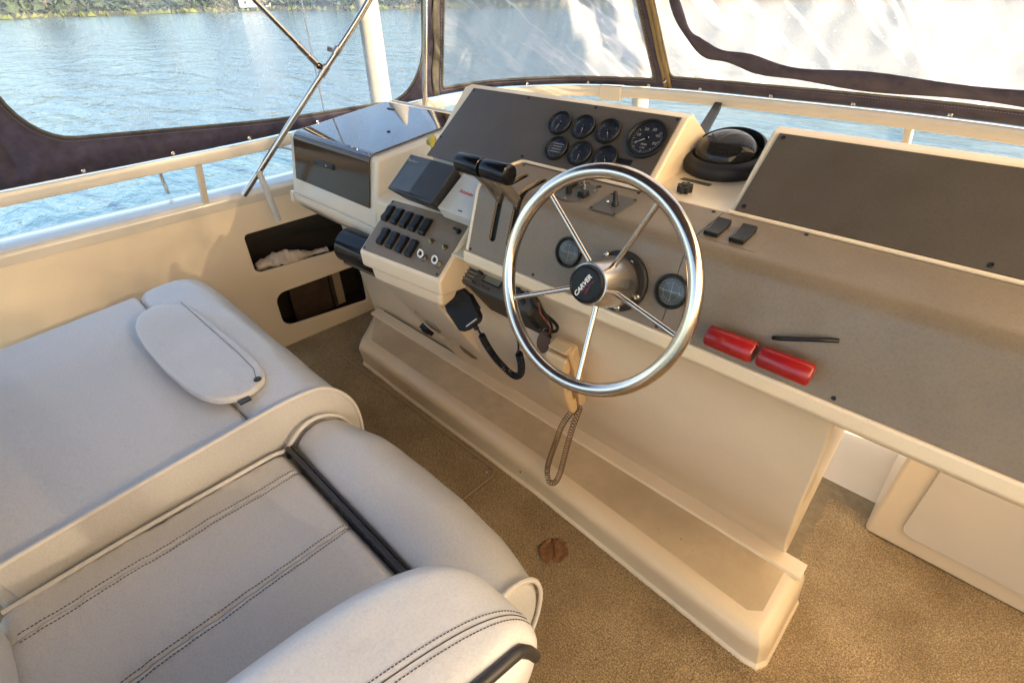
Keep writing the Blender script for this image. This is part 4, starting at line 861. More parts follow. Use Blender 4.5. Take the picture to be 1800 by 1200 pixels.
for x, u in KEYS:
    k0 = lathe(B(), fs.at(x, u), [(.0105, 0), (.0100, .006), (.0075, .010), (.0070, .013), (.003, .014)], 20).build('key_switch', steel2, sb)
    box(B(), fs.at(x, u), -.0008, .0008, -.004, .004, .012, .028).build('key', brass, k0)
    kf = Fr((0, 0, 0)); kf.p = fs(x+.0015, u+.002, .024); kf.X = fs.X; kf.U = (fs.U*.85+fs.N*.5).normalized(); kf.N = kf.X.cross(kf.U)
    plate('ring_tag', white, k0, kf, [(.0112*math.cos(a), .0112*math.sin(a)) for a in np.linspace(0, 2*PI, 28, endpoint=False)], [[(.0066*math.cos(a), .0066*math.sin(a)) for a in np.linspace(0, 2*PI, 20, endpoint=False)]], thick=.0014, bev=.0003)
    plate('ring_centre', gloss, k0, kf, [(.0040*math.cos(a), .0048*math.sin(a)) for a in np.linspace(0, 2*PI, 20, endpoint=False)], thick=.0014, bev=.0003)
for x, u in ((-.0770, .0850), (-.0260, .0810)): lathe(B(), fs.at(x, u), [(.0078, 0), (.0070, .004), (.0045, .005), (.0045, .010), (.0030, .0112)], 18).build('push_button', brass, sb)
tg = lathe(B(), fs.at(-.0130, .1330), [(.0075, 0), (.0070, .004), (.003, .006)], 18).build('toggle_switch', blackp, sb)
bb = B(); tube(bb, [fs(-.0130, .1330, .005), fs(-.0250, .1350, .013)], [.0024, .0034], 10); bb.build('toggle_bat', blackp, tg)
for i in range(4): plate('printed_rule', M('worn_print', (.30, .26, .20), .6), sb, fs, [(-.086, .104+.0055*i), (-.012, .1015+.0055*i), (-.012, .1022+.0055*i), (-.086, .1047+.0055*i)], thick=.0002, bev=.00002, n=.0004)
for x, u in ((-.2890, .0065), (-.0040, .0070), (-.2890, .1620), (-.0030, .1620)): bolt('screw', blackp, sb, fs, x, u, .0034, .0004)

# black curved housing beside the switch box
bc = thing('drink_holder', (-1.42, .78, .78), 'glossy black curved plastic holder fixed left of the switch box', 'holder')
hf = Fr((0, 0, 0)); hf.N = V(.985, .10, -.02).normalized(); hf.X = V(0, -.70, .70).normalized(); hf.X = (hf.X-hf.N*hf.X.dot(hf.N)).normalized(); hf.U = hf.N.cross(hf.X); hf.p = V(-1.575, .797, .780)
L_ = .235; bb = B(); n_ = 26; prof = []
for i in range(n_+1): a = R(-105+210*i/n_); prof.append((.054*math.cos(a), .062*math.sin(a)))
inner = [(x*.93, u*.93) for x, u in prof]; lp = prof+inner[::-1]
prism(bb, [hf(x*.96, u*.96, 0) for x, u in lp], [hf(x, u, L_) for x, u in lp]); bb.build('shell', gloss, bc, bevel=.0015)
bb = B(); prism(bb, [hf(x*.9, u*.9, .004) for x, u in prof], [hf(x*.9, u*.9, .010) for x, u in prof]); bb.build('end_cap', gloss, bc)
for a in (-118, 112, 128):
    bb = B(); x, u = .054*math.cos(R(a)), .064*math.sin(R(a)); tube(bb, [hf(x, u, .006), hf(x, u, L_-.01)], .0055, 8); bb.build('side_rib', gloss, bc)
bb = B(); prism(bb, [hf(x, u, .02) for x, u in ((-.005, -.052), (-.005, .052), (-.035, .056), (-.035, -.056))], [hf(x, u, L_+.02) for x, u in ((-.005, -.052), (-.005, .052), (-.035, .056), (-.035, -.056))]); bb.build('mount', blackp, bc, bevel=.004)

# ------------------------------------------------------------------ side locker with smoked acrylic lid
lk = thing('side_locker', (-1.7, 1.0, .8), 'white moulded locker with a smoked acrylic lid left of the dash', 'locker')
bb = B(); xprism(bb, [(.872, 1.080), (1.315, 1.131), (1.335, 1.11), (1.30, .78), (.90, .78), (.852, .800), (.826, .836), (.828, .862)], -1.990, -1.418); bb.build('body', gel_white, lk, bevel=.016, seg=4)
ff = Fr((0, .826, .838), 10.5); ft = Fr((0, .872, 1.081), 83.4)
arc = []
fa0, fb0 = ff(0, .226, .0035), ft(0, .016, .0035); cc = ff(0, .2475, .0030); pr = [ff(0, u, .0035) for u in (.088, .15, .222)]+[fa0*(1-g)**2+cc*2*g*(1-g)+fb0*g*g for g in np.linspace(0, 1, 11)]+[ft(0, u, .0035) for u in (.020, .2, .408)]
for nm_, a_, b_, m_ in (('smoked_front', 0, 9, smoke2), ('smoked_lid', 8, len(pr), smoke)):
    bb = B(); strip(bb, [(p.y, p.z) for p in pr[a_:b_]], [-1.944, -1.450]); o = bb.build(nm_, m_, lk, fix=False, smooth=False); m = o.modifiers.new('t', 'SOLIDIFY'); m.thickness = .003
rbox('dark_backing_plate', cubby, lk, ff, -1.955, -1.452, .092, .175, -.004, .0012, .001)  # dark plate stands in for the shade inside the locker
rbox('red_reflection_patch', M('dark_red_patch', (.16, .015, .012), .5), lk, ff, -1.88, -1.73, .105, .160, .0012, .0022, .0005)  # flat red patch painted in for a red shape reflected there
h_ = rbox('lid_latch', blackp, lk, ff, -1.785, -1.660, .168, .186, .004, .013, .004)
disc('latch_pivot', steel2, h_, ff, -1.70, .177, .004, .013, .016)
for x0, y0 in ((-1.815, .345), (-1.595, .165)): h_ = rbox('lid_clip', blackp, lk, ft, x0-.03*(y0 > .2), x0+.012, y0, y0+.010, .0045, .010, .002)
bb = B(); tube(bb, [V(-1.975, .8245, .866), V(-1.43, .8245, .866)], .0035, 8); bb.build('moulded_bead', gel_white, lk)
bb = B(); tube(bb, [V(-1.96, 1.325, 1.128), V(-1.46, 1.325, 1.128)], .006, 8); bb.build('lid_hinge', offw, lk)
pg = rbox('corner_latch', gel_white, lk, ff, -2.005, -1.985, -.01, .03, -.02, .006, .003)
# ------------------------------------------------------------------ foot rest
fr_ = thing('foot_rest', (-1, 1.0, 0), 'long cream moulded foot rest running along the base of the console', 'step')
prof0 = [(.915, -.004), (.928, .018), (.893+.01, .020)]
pl_ = [(-2.02, 0), (-1.93, 0)]
def ring(z, f, r):   # outline in plan at height z with front edge y = f (the front runs slightly aft to starboard)
    pts = [(-2.115+r*.3, 1.149), (-1.975+r, f+.04), (-1.935+r, f+.004), (-1.60, f-.004), (-.80, f-.008), (-.02-r, f-.044), (.018-r, f-.038), (.034-r, f-.010), (.036-r, 1.149)]
    return [V(x, y, z) for x, y in pts]
bb = B(); lv = [ring(-.005, .921, 0), ring(.006, .923, .002), ring(.014, .930, .008), ring(.060, .922, .012), ring(.104, .912, .016), ring(.124, .916, .022), ring(.138, .927, .030), ring(.146, .944, .042), ring(.1485, .965, .055)]
vs = [p for r_ in lv for p in r_]; m_ = 9
bb.add(vs, [(i*m_+j, i*m_+(j+1) % m_, (i+1)*m_+(j+1) % m_, (i+1)*m_+j) for i in range(len(lv)-1) for j in range(m_)]+[tuple((len(lv)-1)*m_+j for j in range(m_))]); bb.build('body', gel, fr_, bevel=.006)
plate('nonskid_tread', gel_grip, fr_, W, [(-2.045, 1.105), (-1.875, .968), (-.85, .962), (-.060, .925), (-.030, .950), (-.030, 1.105)], thick=.0016, bev=.0007, n=.1480)
bb = B(); xprism(bb, [(1.098, .148), (1.102, .158), (1.128, .161), (1.152, .165), (1.152, .148)], -2.08, .010); bb.build('back_flange', gel, fr_, bevel=.002)
bb = B(); tube(bb, [(-2.03, 1.1500, .1665), (-.06, 1.1500, .1665)], .0022, 8); bb.build('sealant_bead', M('dirty_sealant', (.20, .14, .08), .7), fr_)
for x in (-1.52, -.86, -.40): bolt('screw', brass, fr_, Fr((x, .908, .075), 14), 0, 0, .004, .0005)

# ------------------------------------------------------------------ radio, microphone and its cord
rf = Fr((-.960, .780, .8600), 55)
rd = thing('marine_radio', rf(.11, 0, -.08), 'dark grey marine radio hung under the edge of the dash', 'radio')
bb = B(); prism(bb, [rf(x, u, -.155) for x, u in ((.020, .004), (.250, .004), (.250, .052), (.020, .052))], [rf(x, u, -.004) for x, u in ((.016, .002), (.250, .002), (.250, .056), (.016, .056))]); bb.build('case', M('radio_case', (.034, .030, .026), .5), rd, bevel=.003)
bb = B(); prism(bb, [rf(x, u, -.012) for x, u in ((0, -.003), (.256, -.003), (.256, .070), (.012, .070), (0, .046))], [rf(x, u, .006) for x, u in ((.004, 0), (.252, 0), (.252, .067), (.014, .067), (.004, .045))]); bb.build('front', M('radio_face', (.065, .060, .052), .45), rd, bevel=.003)
for i in range(5): rbox('grille_bar', M('radio_grille', (.17, .155, .14), .5) if i == 0 else bpy.data.materials['radio_grille'], rd, rf, .010+.001*i, .048+.001*i, .0080+.0112*i, .0135+.0112*i, .006, .0105, .001)
dsp = rbox('display_frame', blackp, rd, rf, .076, .140, .022, .050, .006, .0085, .001); rbox('display', M('lcd_glass', (.13, .125, .08), .2), dsp, rf, .080, .136, .026, .046, .0085, .0088, .0003)
for i in range(6): disc('button', darkg, rd, rf, .052+.0115*i, .011, .0036, .006, .0088, 14)
for x in (.060, .158, .188): lathe(B(), rf.at(x, .040 if x > .1 else .046), [(.0085, .006), (.0080, .018), (.006, .0195), (.0002, .0195)], 20).build('dial_knob', blackp, rd)
mk = thing('radio_microphone', (-.935, .77, .78), 'black hand microphone hanging below the left end of the radio', 'microphone')
mf = Fr((0, 0, 0)); mf.p = V(-.934, .768, .782); mf.N = V(.25, -.80, .50).normalized(); mf.X = (V(.80, .10, 1.05)-mf.N*V(.80, .10, 1.05).dot(mf.N)).normalized(); mf.U = mf.N.cross(mf.X)
ol = [(-.038, -.044), (-.024, -.056), (.024, -.056), (.038, -.044), (.043, .022), (.034, .056), (-.034, .056), (-.043, .022)]
bb = B(); prism(bb, [mf(x*.9, u*.92, -.020) for x, u in ol], [mf(x, u, .014) for x, u in ol]); bb.build('body', M('matt_black_plastic', (.010, .010, .010), .6, spec=.3), mk, bevel=.006, seg=4)
rbox('push_to_talk', blackr, mk, mf, .034, .042, -.022, .028, -.014, .008, .003)
for i in range(5): rbox('grille_bar', blackr, mk, mf, -.020, .020, .008+.007*i, .011+.007*i, .013, .0160, .0008)
rbox('silver_strip', offw, mk, mf, -.012, .026, -.0475, -.0440, .0135, .0150, .0006)
rbox('cord_boot', blackr, mk, mf, -.002, .010, -.066, -.050, -.010, .002, .003)
mc = mk
m0 = mf(.004, -.064, -.004)
bb = B(); tube(bb, smooth_path([m0, V(-.930, .812, .700), V(-.940, .832, .665)], 6), .0030, 8); tube(bb, smooth_path([V(-.795, .835, .668), V(-.775, .815, .73), V(-.760, .775, .82), V(-.755, .785, .875)], 8), .0030, 8); bb.build('cord_lead', blackp, mc)
cpth = smooth_path([V(-.940, .832, .668), V(-.942, .852, .620), V(-.925, .873, .565), V(-.898, .890, .527), V(-.862, .892, .520), V(-.828, .880, .555), V(-.805, .858, .615), V(-.795, .838, .668)], 10)
bb = B(); tube(bb, coil(cpth, .0085, 46), .0030, 7); bb.build('coiled_cord', blackp, mc)

# loose wires and a brown tag right of the radio
lw = thing('loose_wires', (-.68, .80, .85), 'short black wires and a bare brown lead hanging right of the radio', 'wire')
for i, (pts, r_, m_) in enumerate((([V(-.735, .80, .93), V(-.700, .79, .88), V(-.665, .80, .86), V(-.650, .82, .83), V(-.665, .835, .80), V(-.690, .835, .79)], .0045, blackp), ([V(-.690, .78, .92), V(-.662, .785, .88), V(-.650, .80, .84), V(-.672, .825, .80), V(-.700, .84, .76)], .0030, blackp),
        ([V(-.662, .765, .915), V(-.664, .775, .88), V(-.655, .79, .85), V(-.662, .81, .82), V(-.680, .825, .79)], .0018, wirec), ([V(-.76, .80, .90), V(-.73, .79, .87), V(-.715, .80, .83), V(-.72, .83, .79)], .0060, blackr))):
    bb = B(); tube(bb, smooth_path(pts, 7), r_, 8); bb.build('wire', m_, lw)
bt = thing('brown_tag', (-.70, .83, .77), 'brown oval leather key tag hanging from the loose wires', 'key tag')
bf_ = Fr((-.700, .832, .752), 15, 8); plate('tag', M('brown_leather', (.10, .045, .022), .5, bump=.5, bscale=200), bt, bf_, [(.019*math.cos(a), .030*math.sin(a)) for a in np.linspace(0, 2*PI, 24, endpoint=False)], [[(.003*math.cos(a), .022+.003*math.sin(a)) for a in np.linspace(0, 2*PI, 10, endpoint=False)]], thick=.005, bev=.0015)
bb = B(); tube(bb, [bf_(.006*math.cos(a), .030+.010*math.sin(a), .002) for a in np.linspace(0, 2*PI, 20, endpoint=False)], .001, 6, closed=True); bb.build('split_ring', steel2, bt)

# ------------------------------------------------------------------ intercom phone
ph = thing('phone_handset', (-.60, .83, .7), 'beige telephone handset clipped in its wall cradle below the wheel', 'phone')
pf = Fr((-.600, .8705, .600), -15); pf.p = V(-.622, .888, .582)
def phprof(b_, pts, w0, w1, wl=1.0):   # side profile (u, n) lofted across X with narrower rounded ends
    k = [(-1, .80), (-.86, .96), (-.6, 1), (.6, 1), (.86, .96), (1, .80)]; hw = w0; vs = []; m = len(pts); cu_ = sum(p[0] for p in pts)/m; cn = sum(p[1] for p in pts)/m
    for f, s in k: vs += [pf(hw*f+w1, cu_+(u-cu_)*(1-(1-s)*.12), cn+(n_-cn)*s) for u, n_ in pts]
    return b_.add(vs, [(i*m+j, i*m+(j+1) % m, (i+1)*m+(j+1) % m, (i+1)*m+j) for i in range(5) for j in range(m)]+[tuple(range(m))[::-1], tuple(5*m+j for j in range(m))])
bb = B(); phprof(bb, [(.000, .000), (.000, .022), (.012, .030), (.10, .026), (.195, .034), (.215, .030), (.222, .018), (.222, 0)], .034, 0); bb.build('cradle', beige, ph, bevel=.004)
bb = B(); phprof(bb, [(.003, .034), (-.002, .048), (.004, .058), (.040, .066), (.10, .070), (.16, .066), (.20, .056), (.210, .046), (.205, .036), (.165, .034), (.155, .044), (.055, .044), (.045, .032)], .031, -.002); bb.build('handset', beige, ph, bevel=.006, seg=4)
bb = B(); phprof(bb, [(.196, .030), (.214, .034), (.222, .046), (.228, .046), (.228, .012), (.214, .012)], .027, 0); bb.build('hook', beige, ph, bevel=.003)
pc = ph
q0 = pf(-.010, -.004, .050); q1 = pf(.008, -.004, .030)
c1_ = smooth_path([q0, V(-.640, .91, .510), V(-.668, .915, .462), V(-.690, .912, .405), V(-.700, .905, .35), V(-.712, .900, .29), V(-.722, .896, .235), V(-.722, .890, .195), V(-.705, .880, .172), V(-.682, .882, .185), V(-.672, .893, .225), V(-.668, .905, .29), V(-.660, .91, .36), V(-.648, .915, .44), V(-.630, .912, .515), q1], 8)
def stretch_coil(path, lo, hi):
    path = [V(p) for p in path]; L = [0]
    for i in range(1, len(path)): L.append(L[-1]+(path[i]-path[i-1]).length)
    out = []; up = None; s = 0; a = 0; n_ = len(path)
    while s < L[-1]:
        f = s/L[-1]; pitch = lo+(hi-lo)*abs(2*f-1)**2.2 if f < .5 else lo*1.15+(hi*.9-lo)*abs(2*f-1)**1.5
        i = 1
        while i < n_-1 and L[i] < s: i += 1
        d = (path[i]-path[i-1]).normalized(); g = (s-L[i-1])/max(1e-6, L[i]-L[i-1]); p = path[i-1].lerp(path[i], g)
        if up is None: up = d.orthogonal().normalized()
        up = (up-d*up.dot(d)).normalized(); q = d.cross(up); rc = .0082*min(1, f*14, (1-f)*14)
        out.append(p+(up*math.cos(a)+q*math.sin(a))*rc); a += 2*PI/10; s += pitch/10
    return out
bb = B(); tube(bb, stretch_coil(c1_, .0068, .020), .0015, 6); bb.build('coiled_cord', beigec, pc)

# small black latch and scuffed marks on the strip left of the wall
lt = thing('door_latch', (-1.42, 1.0, .42), 'small black push latch on the cream strip below the switch box', 'latch')
sfz = Fr((0, 1.15, .15), 0); sfz.U = V(0, -.35, .562).normalized(); sfz.N = V(0, -.562, -.35).normalized()*1; sfz.N = V(0, -sfz.U.z, sfz.U.y*-1).normalized()
sfz.N = V(0, -.562, -.350).normalized()
sfz.N = sfz.X.cross(sfz.U).normalized()
if sfz.N.y > 0: sfz.N = -sfz.N
rbox('body', blackp, lt, sfz, -1.440, -1.392, .292, .336, .0005, .026, .004); rbox('button', blackr, lt, sfz, -1.428, -1.404, .302, .327, .026, .031, .002)
hp_ = thing('finger_pull', (-1.35, .95, .5), 'worn grey oval finger pull with a slim handle on the cream strip', 'handle')
plate('plate', M('worn_grey_plastic', (.26, .22, .16), .6), hp_, sfz, rrect(-1.372, -1.312, .345, .402, .012), thick=.008, bev=.001)
bb = B(); tube(bb, smooth_path([sfz(-1.398, .445, .004), sfz(-1.345, .385, .016), sfz(-1.300, .322, .012), sfz(-1.283, .298, .002)], 6), [.002]+[.0045]*17+[.002] if False else .0042, 8); bb.build('grip', M('worn_cream_plastic', (.40, .34, .25), .55), hp_)
hp2 = thing('finger_pull', (-1.2, 1.0, .4), 'short worn oval pull lower on the same cream strip', 'handle')
bb = B(); tube(bb, [sfz(-1.245, .300, .002), sfz(-1.225, .280, .005), sfz(-1.200, .255, .005), sfz(-1.188, .238, .002)], [.003, .0065, .0065, .003], 10); bb.build('grip', M('tarnished_metal', (.17, .13, .06), .6, metal=.4), hp2)

# ------------------------------------------------------------------ seats
def seat_loft(name, mat, par, prof, xs, ins, sub=1):
    """profile (y, z) list swept along X; ins gives the inward shrink at each x"""
    cy_ = sum(p[0] for p in prof)/len(prof); cz_ = sum(p[1] for p in prof)/len(prof); m = len(prof); vs = []
    for x, s in zip(xs, ins):
        for y, z in prof:
            d = V(y-cy_, z-cz_, 0); l = d.length; f = max(0, (l-s)/l); vs.append(V(x, cy_+(y-cy_)*f, cz_+(z-cz_)*f))
    n_ = len(xs); bb = B(); bb.add(vs, [(i*m+j, i*m+(j+1) % m, (i+1)*m+(j+1) % m, (i+1)*m+j) for i in range(n_-1) for j in range(m)]+[tuple(range(m))[::-1], tuple((n_-1)*m+j for j in range(m))])
    return bb.build(name, mat, par, sub=sub)
def ends(x0, x1, r=.03):
    return [x0, x0+r*.12, x0+r*.5, x0+r*1.2, x0+r*3]+list(np.linspace(x0+r*5, x1-r*5, 22))+[x1-r*3, x1-r*1.2, x1-r*.5, x1-r*.12, x1], [.012, .006, .0015, 0, 0]+[0]*22+[0, 0, .0015, .006, .012]
def stitches(par, pts, n_, name='stitch_row', r=.0011, duty=.62, mat=thread):
    pts = [V(p) for p in pts]; L = [0]
    for i in range(1, len(pts)): L.append(L[-1]+(pts[i]-pts[i-1]).length)
    def at(s):
        i = 1
        while i < len(pts)-1 and L[i] < s: i += 1
        return pts[i-1].lerp(pts[i], (s-L[i-1])/max(1e-6, L[i]-L[i-1]))
    bb = B(); st_ = L[-1]/n_
    for k in range(n_): tube(bb, [at(k*st_), at((k+duty/2)*st_)+V(0, 0, .0003), at((k+duty)*st_)], r, 5)
    return bb.build(name, mat, par)

hs = thing('padded_chair', (-.68, .1, 0), 'white vinyl helm seat with black piping and double stitched seams', 'seat')
bol = [(.246, .560), (.250, .604), (.275, .632), (.315, .648), (.355, .644), (.392, .618), (.418, .575), (.430, .525), (.428, .47), (.412, .42), (.380, .385), (.33, .37), (.25, .40), (.235, .48)]
x_, s_ = ends(-1.000, -.352, .02); s_ = [a+.012*(1-min(1, min(abs(x+1.0), abs(x+.352))/.12)) for x, a in zip(x_, s_)]
def gx(x): return 1.17-.20*max(0, (-.70-x)/.30)**2-.16*max(0, (x+.62)/.27)**2
def crease(o, a=.0022):
    for v in o.data.vertices:
        x, y, z = v.co+ORG[o]; k = a*(math.sin(x*21+z*17)*math.sin(y*23+x*6)+.5*math.sin(x*47+y*31)*math.sin(z*29)); v.co.z += k; v.co.y += k*.7
def planbend(o):
    for v in o.data.vertices:
        y = v.co.y+ORG[o].y
        if y > .246: v.co.y = .246+(y-.246)*gx(v.co.x+ORG[o].x)-ORG[o].y
hb_ = seat_loft('front_bolster', vinylw, hs, bol, x_, s_); planbend(hb_); crease(hb_)
cu_ = [(-.32, .44), (-.32, .57), (-.30, .592)]+[(float(y), .598+.003*math.sin((y+.28)*6.5)) for y in np.linspace(-.28, .205, 66)]+[(.222, .600), (.238, .588), (.240, .56), (.240, .44)]
def cushion_piece(x0, x1, nm='seat_cushion'):
    ee = min(.05, .32*(x1-x0)); xs2 = [x0, x0+.002, x0+.007, x0+.018, x0+ee, (x0+x1)/2, x1-ee, x1-.018, x1-.007, x1-.002, x1]; ii = [.009, .0045, .0018, .0006, 0, 0, 0, .0006, .0018, .0045, .009]
    o = seat_loft(nm, vinylg, hs, cu_, xs2, [i*.8 for i in ii])
    for v in o.data.vertices:
        x, y, z = v.co+ORG[o]; e = min(abs(x-x0), abs(x1-x))
        if z > .585 and e < .06: v.co.z += math.exp(-e/.018)*(.0011*math.sin(y*2*PI/.031+x*40)+.0009*math.sin(y*2*PI/.071+x*9))
        if z > .59: v.co.z += .0016*math.sin(x*27+y*13)*math.sin(y*19-x*8)
    return o
cps = [cushion_piece(a+.0004, b_-.0004) for a, b_ in ((-1.000, -.922), (-.922, -.706), (-.706, -.42))]
from mathutils.bvhtree import BVHTree
dg = bpy.context.evaluated_depsgraph_get(); dg.update(); cbv = [BVHTree.FromObject(o, dg) for o in cps]
def cdrop(x, y):
    zz = [h[0].z for h in (b_.ray_cast(V(x, y, 2)-ORG[hs], V(0, 0, -1)) for b_ in cbv) if h[0] is not None]; return V(x, y, max(zz)+.0005 if zz else .6)
for xx in (-.922, -.706):
    for dx in (-.0095, .0095): stitches(hs, [cdrop(xx+dx+.0008*math.sin(y*40+dx*300), y) for y in np.linspace(-.28, .226, 70)], 84, r=.0009)
pth = smooth_path([V(-1.000, .242, .575), V(-.992, .2425, .602), V(-.97, .243, .6095), V(-.75, .243, .6105), V(-.45, .243, .6105), V(-.40, .243, .610)], 8)
bb = B(); tube(bb, pth, .0062, 10); bb.build('black_piping', pipeb, hs); bb = B(); tube(bb, [p+V(0, .0105, -.001) for p in pth], .0038, 8); bb.build('black_piping', pipeb, hs)
def cap_pipe(par, prof, x, r=.0048, mat=pipew, closed=False, shr=.006, nm='end_piping'):
    cy_ = sum(p[0] for p in prof)/len(prof); cz_ = sum(p[1] for p in prof)/len(prof); q = smooth_path([V(x, y-(y-cy_)*shr/.1*.2, z-(z-cz_)*shr/.1*.2) for y, z in prof], 6)
    bb = B(); tube(bb, q, r, 8); return bb.build(nm, mat, par)
top_ = [(-.30, .598), (-.1, .606), (.12, .606), (.205, .606), (.238, .600), (.262, .616), (.290, .636), (.325, .644), (.362, .634), (.395, .606), (.416, .565), (.424, .515), (.416, .455), (.398, .41)]
planbend(cap_pipe(hs, top_, -1.001)); planbend(cap_pipe(hs, top_[4:], -.351))
for nm, m_, a, c_ in (('seat_base', gel, (-.96, -.40), (-.30, .36)),):
    bb = B(); box(bb, W, a[0], a[1], c_[0], c_[1], .30, .45); bb.build(nm, m_, hs, bevel=.02)
bb = B(); lathe(bb, Fr((0, 0, 0)) if False else W.at(-.68, .02, 0), [(.20, -.001), (.20, .012), (.05, .02), (.045, .30)], 32); bb.build('pedestal', steel2, hs)
bb = B(); ol = rrect(-.99, -.40, 0, .46, .08); bfz = Fr((0, -.335, .56), -12)
bb = B(); prism(bb, [bfz(x, u, -.05) for x, u in ol], [bfz(x, u, .05) for x, u in ol]); bb.build('backrest', vinylw, hs, bevel=.03, seg=5)

cs = thing('padded_chair', (-1.5, .1, 0), 'white vinyl companion seat with pale piping left of the helm seat', 'seat')
bolc = [(.20, .60), (.19, .690), (.255, .702), (.320, .704), (.375, .694), (.415, .655), (.440, .600), (.450, .54), (.446, .48), (.43, .42), (.39, .385), (.33, .37), (.22, .40), (.19, .48)]
x_, s_ = ends(-1.93, -1.032, .02); crease(seat_loft('front_bolster', vinylw, cs, bolc, x_, s_), .0015)
pc_ = [(-.28, .672), (-.05, .690), (.12, .701), (.20, .706), (.27, .709), (.335, .706), (.380, .693), (.418, .655), (.443, .605), (.452, .55), (.450, .49), (.438, .43)]
cap_pipe(cs, pc_, -1.0265, .0052)
bb = B(); prism(bb, [V(-1.040, y, z) for y, z in [(-.26, .45)]+pc_[:]+[(.40, .40)]], [V(-1.0262, y, z) for y, z in [(-.26, .45)]+pc_[:]+[(.40, .40)]]); bb.build('end_panel', vinylg, cs, bevel=.003)
bb = B(); prism(bb, [V(-1.93, y, z) for y, z in ((-.30, .44), (-.30, .655), (.20, .690), (.21, .44))], [V(-1.034, y, z) for y, z in ((-.30, .44), (-.30, .655), (.20, .690), (.21, .44))]); bb.build('seat_cushion', vinylg, cs, bevel=.014, seg=4)
bb = B(); box(bb, W, -1.90, -1.06, -.28, .36, .02, .45); bb.build('seat_base', gel, cs, bevel=.02)
ol = rrect(-1.92, -1.05, 0, .42, .08); bb = B(); prism(bb, [bfz(x, u, -.05) for x, u in ol], [bfz(x, u, .05) for x, u in ol]); bb.build('backrest', vinylw, cs, bevel=.03, seg=5)
fl = thing('folded_cover', (-1.2, .25, .70), 'folded off-white vinyl flap with a dark snap lying on the companion seat', 'cover')
bb = B(); ol = [(-1.75, .125), (-1.45, .120), (-1.22, .135), (-1.135, .165), (-1.110, .215), (-1.118, .265), (-1.155, .300), (-1.24, .310), (-1.45, .300), (-1.75, .290)]
cxm, cym = -1.43, .215; vs = []
for z_, f_ in ((.7035, .97), (.7045, 1.0), (.712, 1.005), (.7195, .97), (.7215, .90), (.7225, .5)):
    for x, y in ol: vs.append(V(cxm+(x-cxm)*(1-(1-f_)*.3), cym+(y-cym)*f_, z_+(.0025*math.sin(x*31)+.002*math.sin(x*60+y*40) if z_ > .715 else 0)))
m_ = len(ol); bb.add(vs, [(i*m_+j, i*m_+(j+1) % m_, (i+1)*m_+(j+1) % m_, (i+1)*m_+j) for i in range(5) for j in range(m_)]+[tuple(5*m_+j for j in range(m_))]); bb.build('flap', vinylw, fl, sub=2)
lathe(B(), W.at(-1.140, .270, .7225), [(.0095, 0), (.0090, .003), (.006, .0045), (.003, .003)], 20).build('snap', pipeb, fl)
bb = B(); box(bb, W, -1.112, -1.096, .205, .232, .706, .712); bb.build('tab', pipeb, fl, bevel=.001)
stitches(fl, [(-1.145, .268, .7228), (-1.19, .282, .7232), (-1.30, .284, .7236), (-1.70, .275, .7236)], 60, r=.0008)

# ------------------------------------------------------------------ nearest armrest
ar = hs
def armsec(y, w0, w1, zt, zb, rr):   # closed section in XZ at y
    pts = []
    for (cx_, cz_, a0) in ((w1-rr, zt-rr*.8, 0), (w0+rr, zt-rr*.9, 90)):
        for j in range(5): a = R(a0+90*j/4); pts.append((cx_+rr*math.cos(a), cz_+rr*math.sin(a)))
    pts += [(w0+.004, (zt+zb)/2), (w0+.012, zb), ((w0+w1)/2, zb-.004), (w1-.012, zb), (w1-.002, (zt+zb)/2)]; return [V(x, y, z) for x, z in pts]
secs = [(-.50, -.440, -.186, .872, .68, .055), (-.30, -.440, -.186, .875, .68, .055), (-.12, -.438, -.186, .877, .68, .055), (.05, -.428, -.186, .877, .68, .055), (.13, -.414, -.186, .875, .685, .053), (.185, -.396, -.188, .870, .695, .050), (.222, -.374, -.193, .860, .705, .045), (.246, -.346, -.203, .843, .725, .036), (.260, -.312, -.222, .818, .745, .026)]
bb = B(); vs = []; S_ = [armsec(*s) for s in secs]; m_ = len(S_[0])
for s in S_: vs += s
bb.add(vs, [(i*m_+j, i*m_+(j+1) % m_, (i+1)*m_+(j+1) % m_, (i+1)*m_+j) for i in range(len(S_)-1) for j in range(m_)]+[tuple(range(m_))[::-1], tuple((len(S_)-1)*m_+j for j in range(m_))]); pad = bb.build('armrest', vinylb, ar, sub=2); ar = pad
from mathutils.bvhtree import BVHTree
dg = bpy.context.evaluated_depsgraph_get(); dg.update(); bv = BVHTree.FromObject(pad, dg)
def drop(x, y, e=0.0005):
    h = bv.ray_cast(V(x, y, 2)-ORG[pad], V(0, 0, -1)); return (h[0]+ORG[pad]+V(0, 0, e)) if h[0] is not None else V(x, y, .8)
for off, nn in ((0, 150), (.0085, 150), (.0170, 150)):
    q_ = smooth_path([V(-.312+off, -.42, 0), V(-.306+off, -.15, 0), V(-.296+off, .02, 0), V(-.284+off, .10, 0), V(-.267+off, .175, 0), V(-.250+off*.9, .225, 0), V(-.236+off*.8, .250, 0)], 8)
    if off == .0085: bb = B(); tube(bb, [drop(p.x, p.y, .0001) for p in q_], .0009, 5); bb.build('seam', thread, ar)
    else: stitches(ar, [drop(p.x, p.y) for p in q_], nn, r=.0007)
q_ = smooth_path([V(-.214, -.45, 0), V(-.213, -.15, 0), V(-.211, .04, 0), V(-.208, .12, 0), V(-.204, .175, 0), V(-.203, .210, 0)], 6)
q_ = [drop(p.x, p.y, .003) for p in q_]
bb = B(); tube(bb, q_+smooth_path([V(-.1995, .222, .840), V(-.1995, .232, .815), V(-.206, .2405, .790), V(-.218, .246, .770), V(-.232, .246, .760)], 5), .0080, 12); bb.build('dark_piping', pipeb, ar)
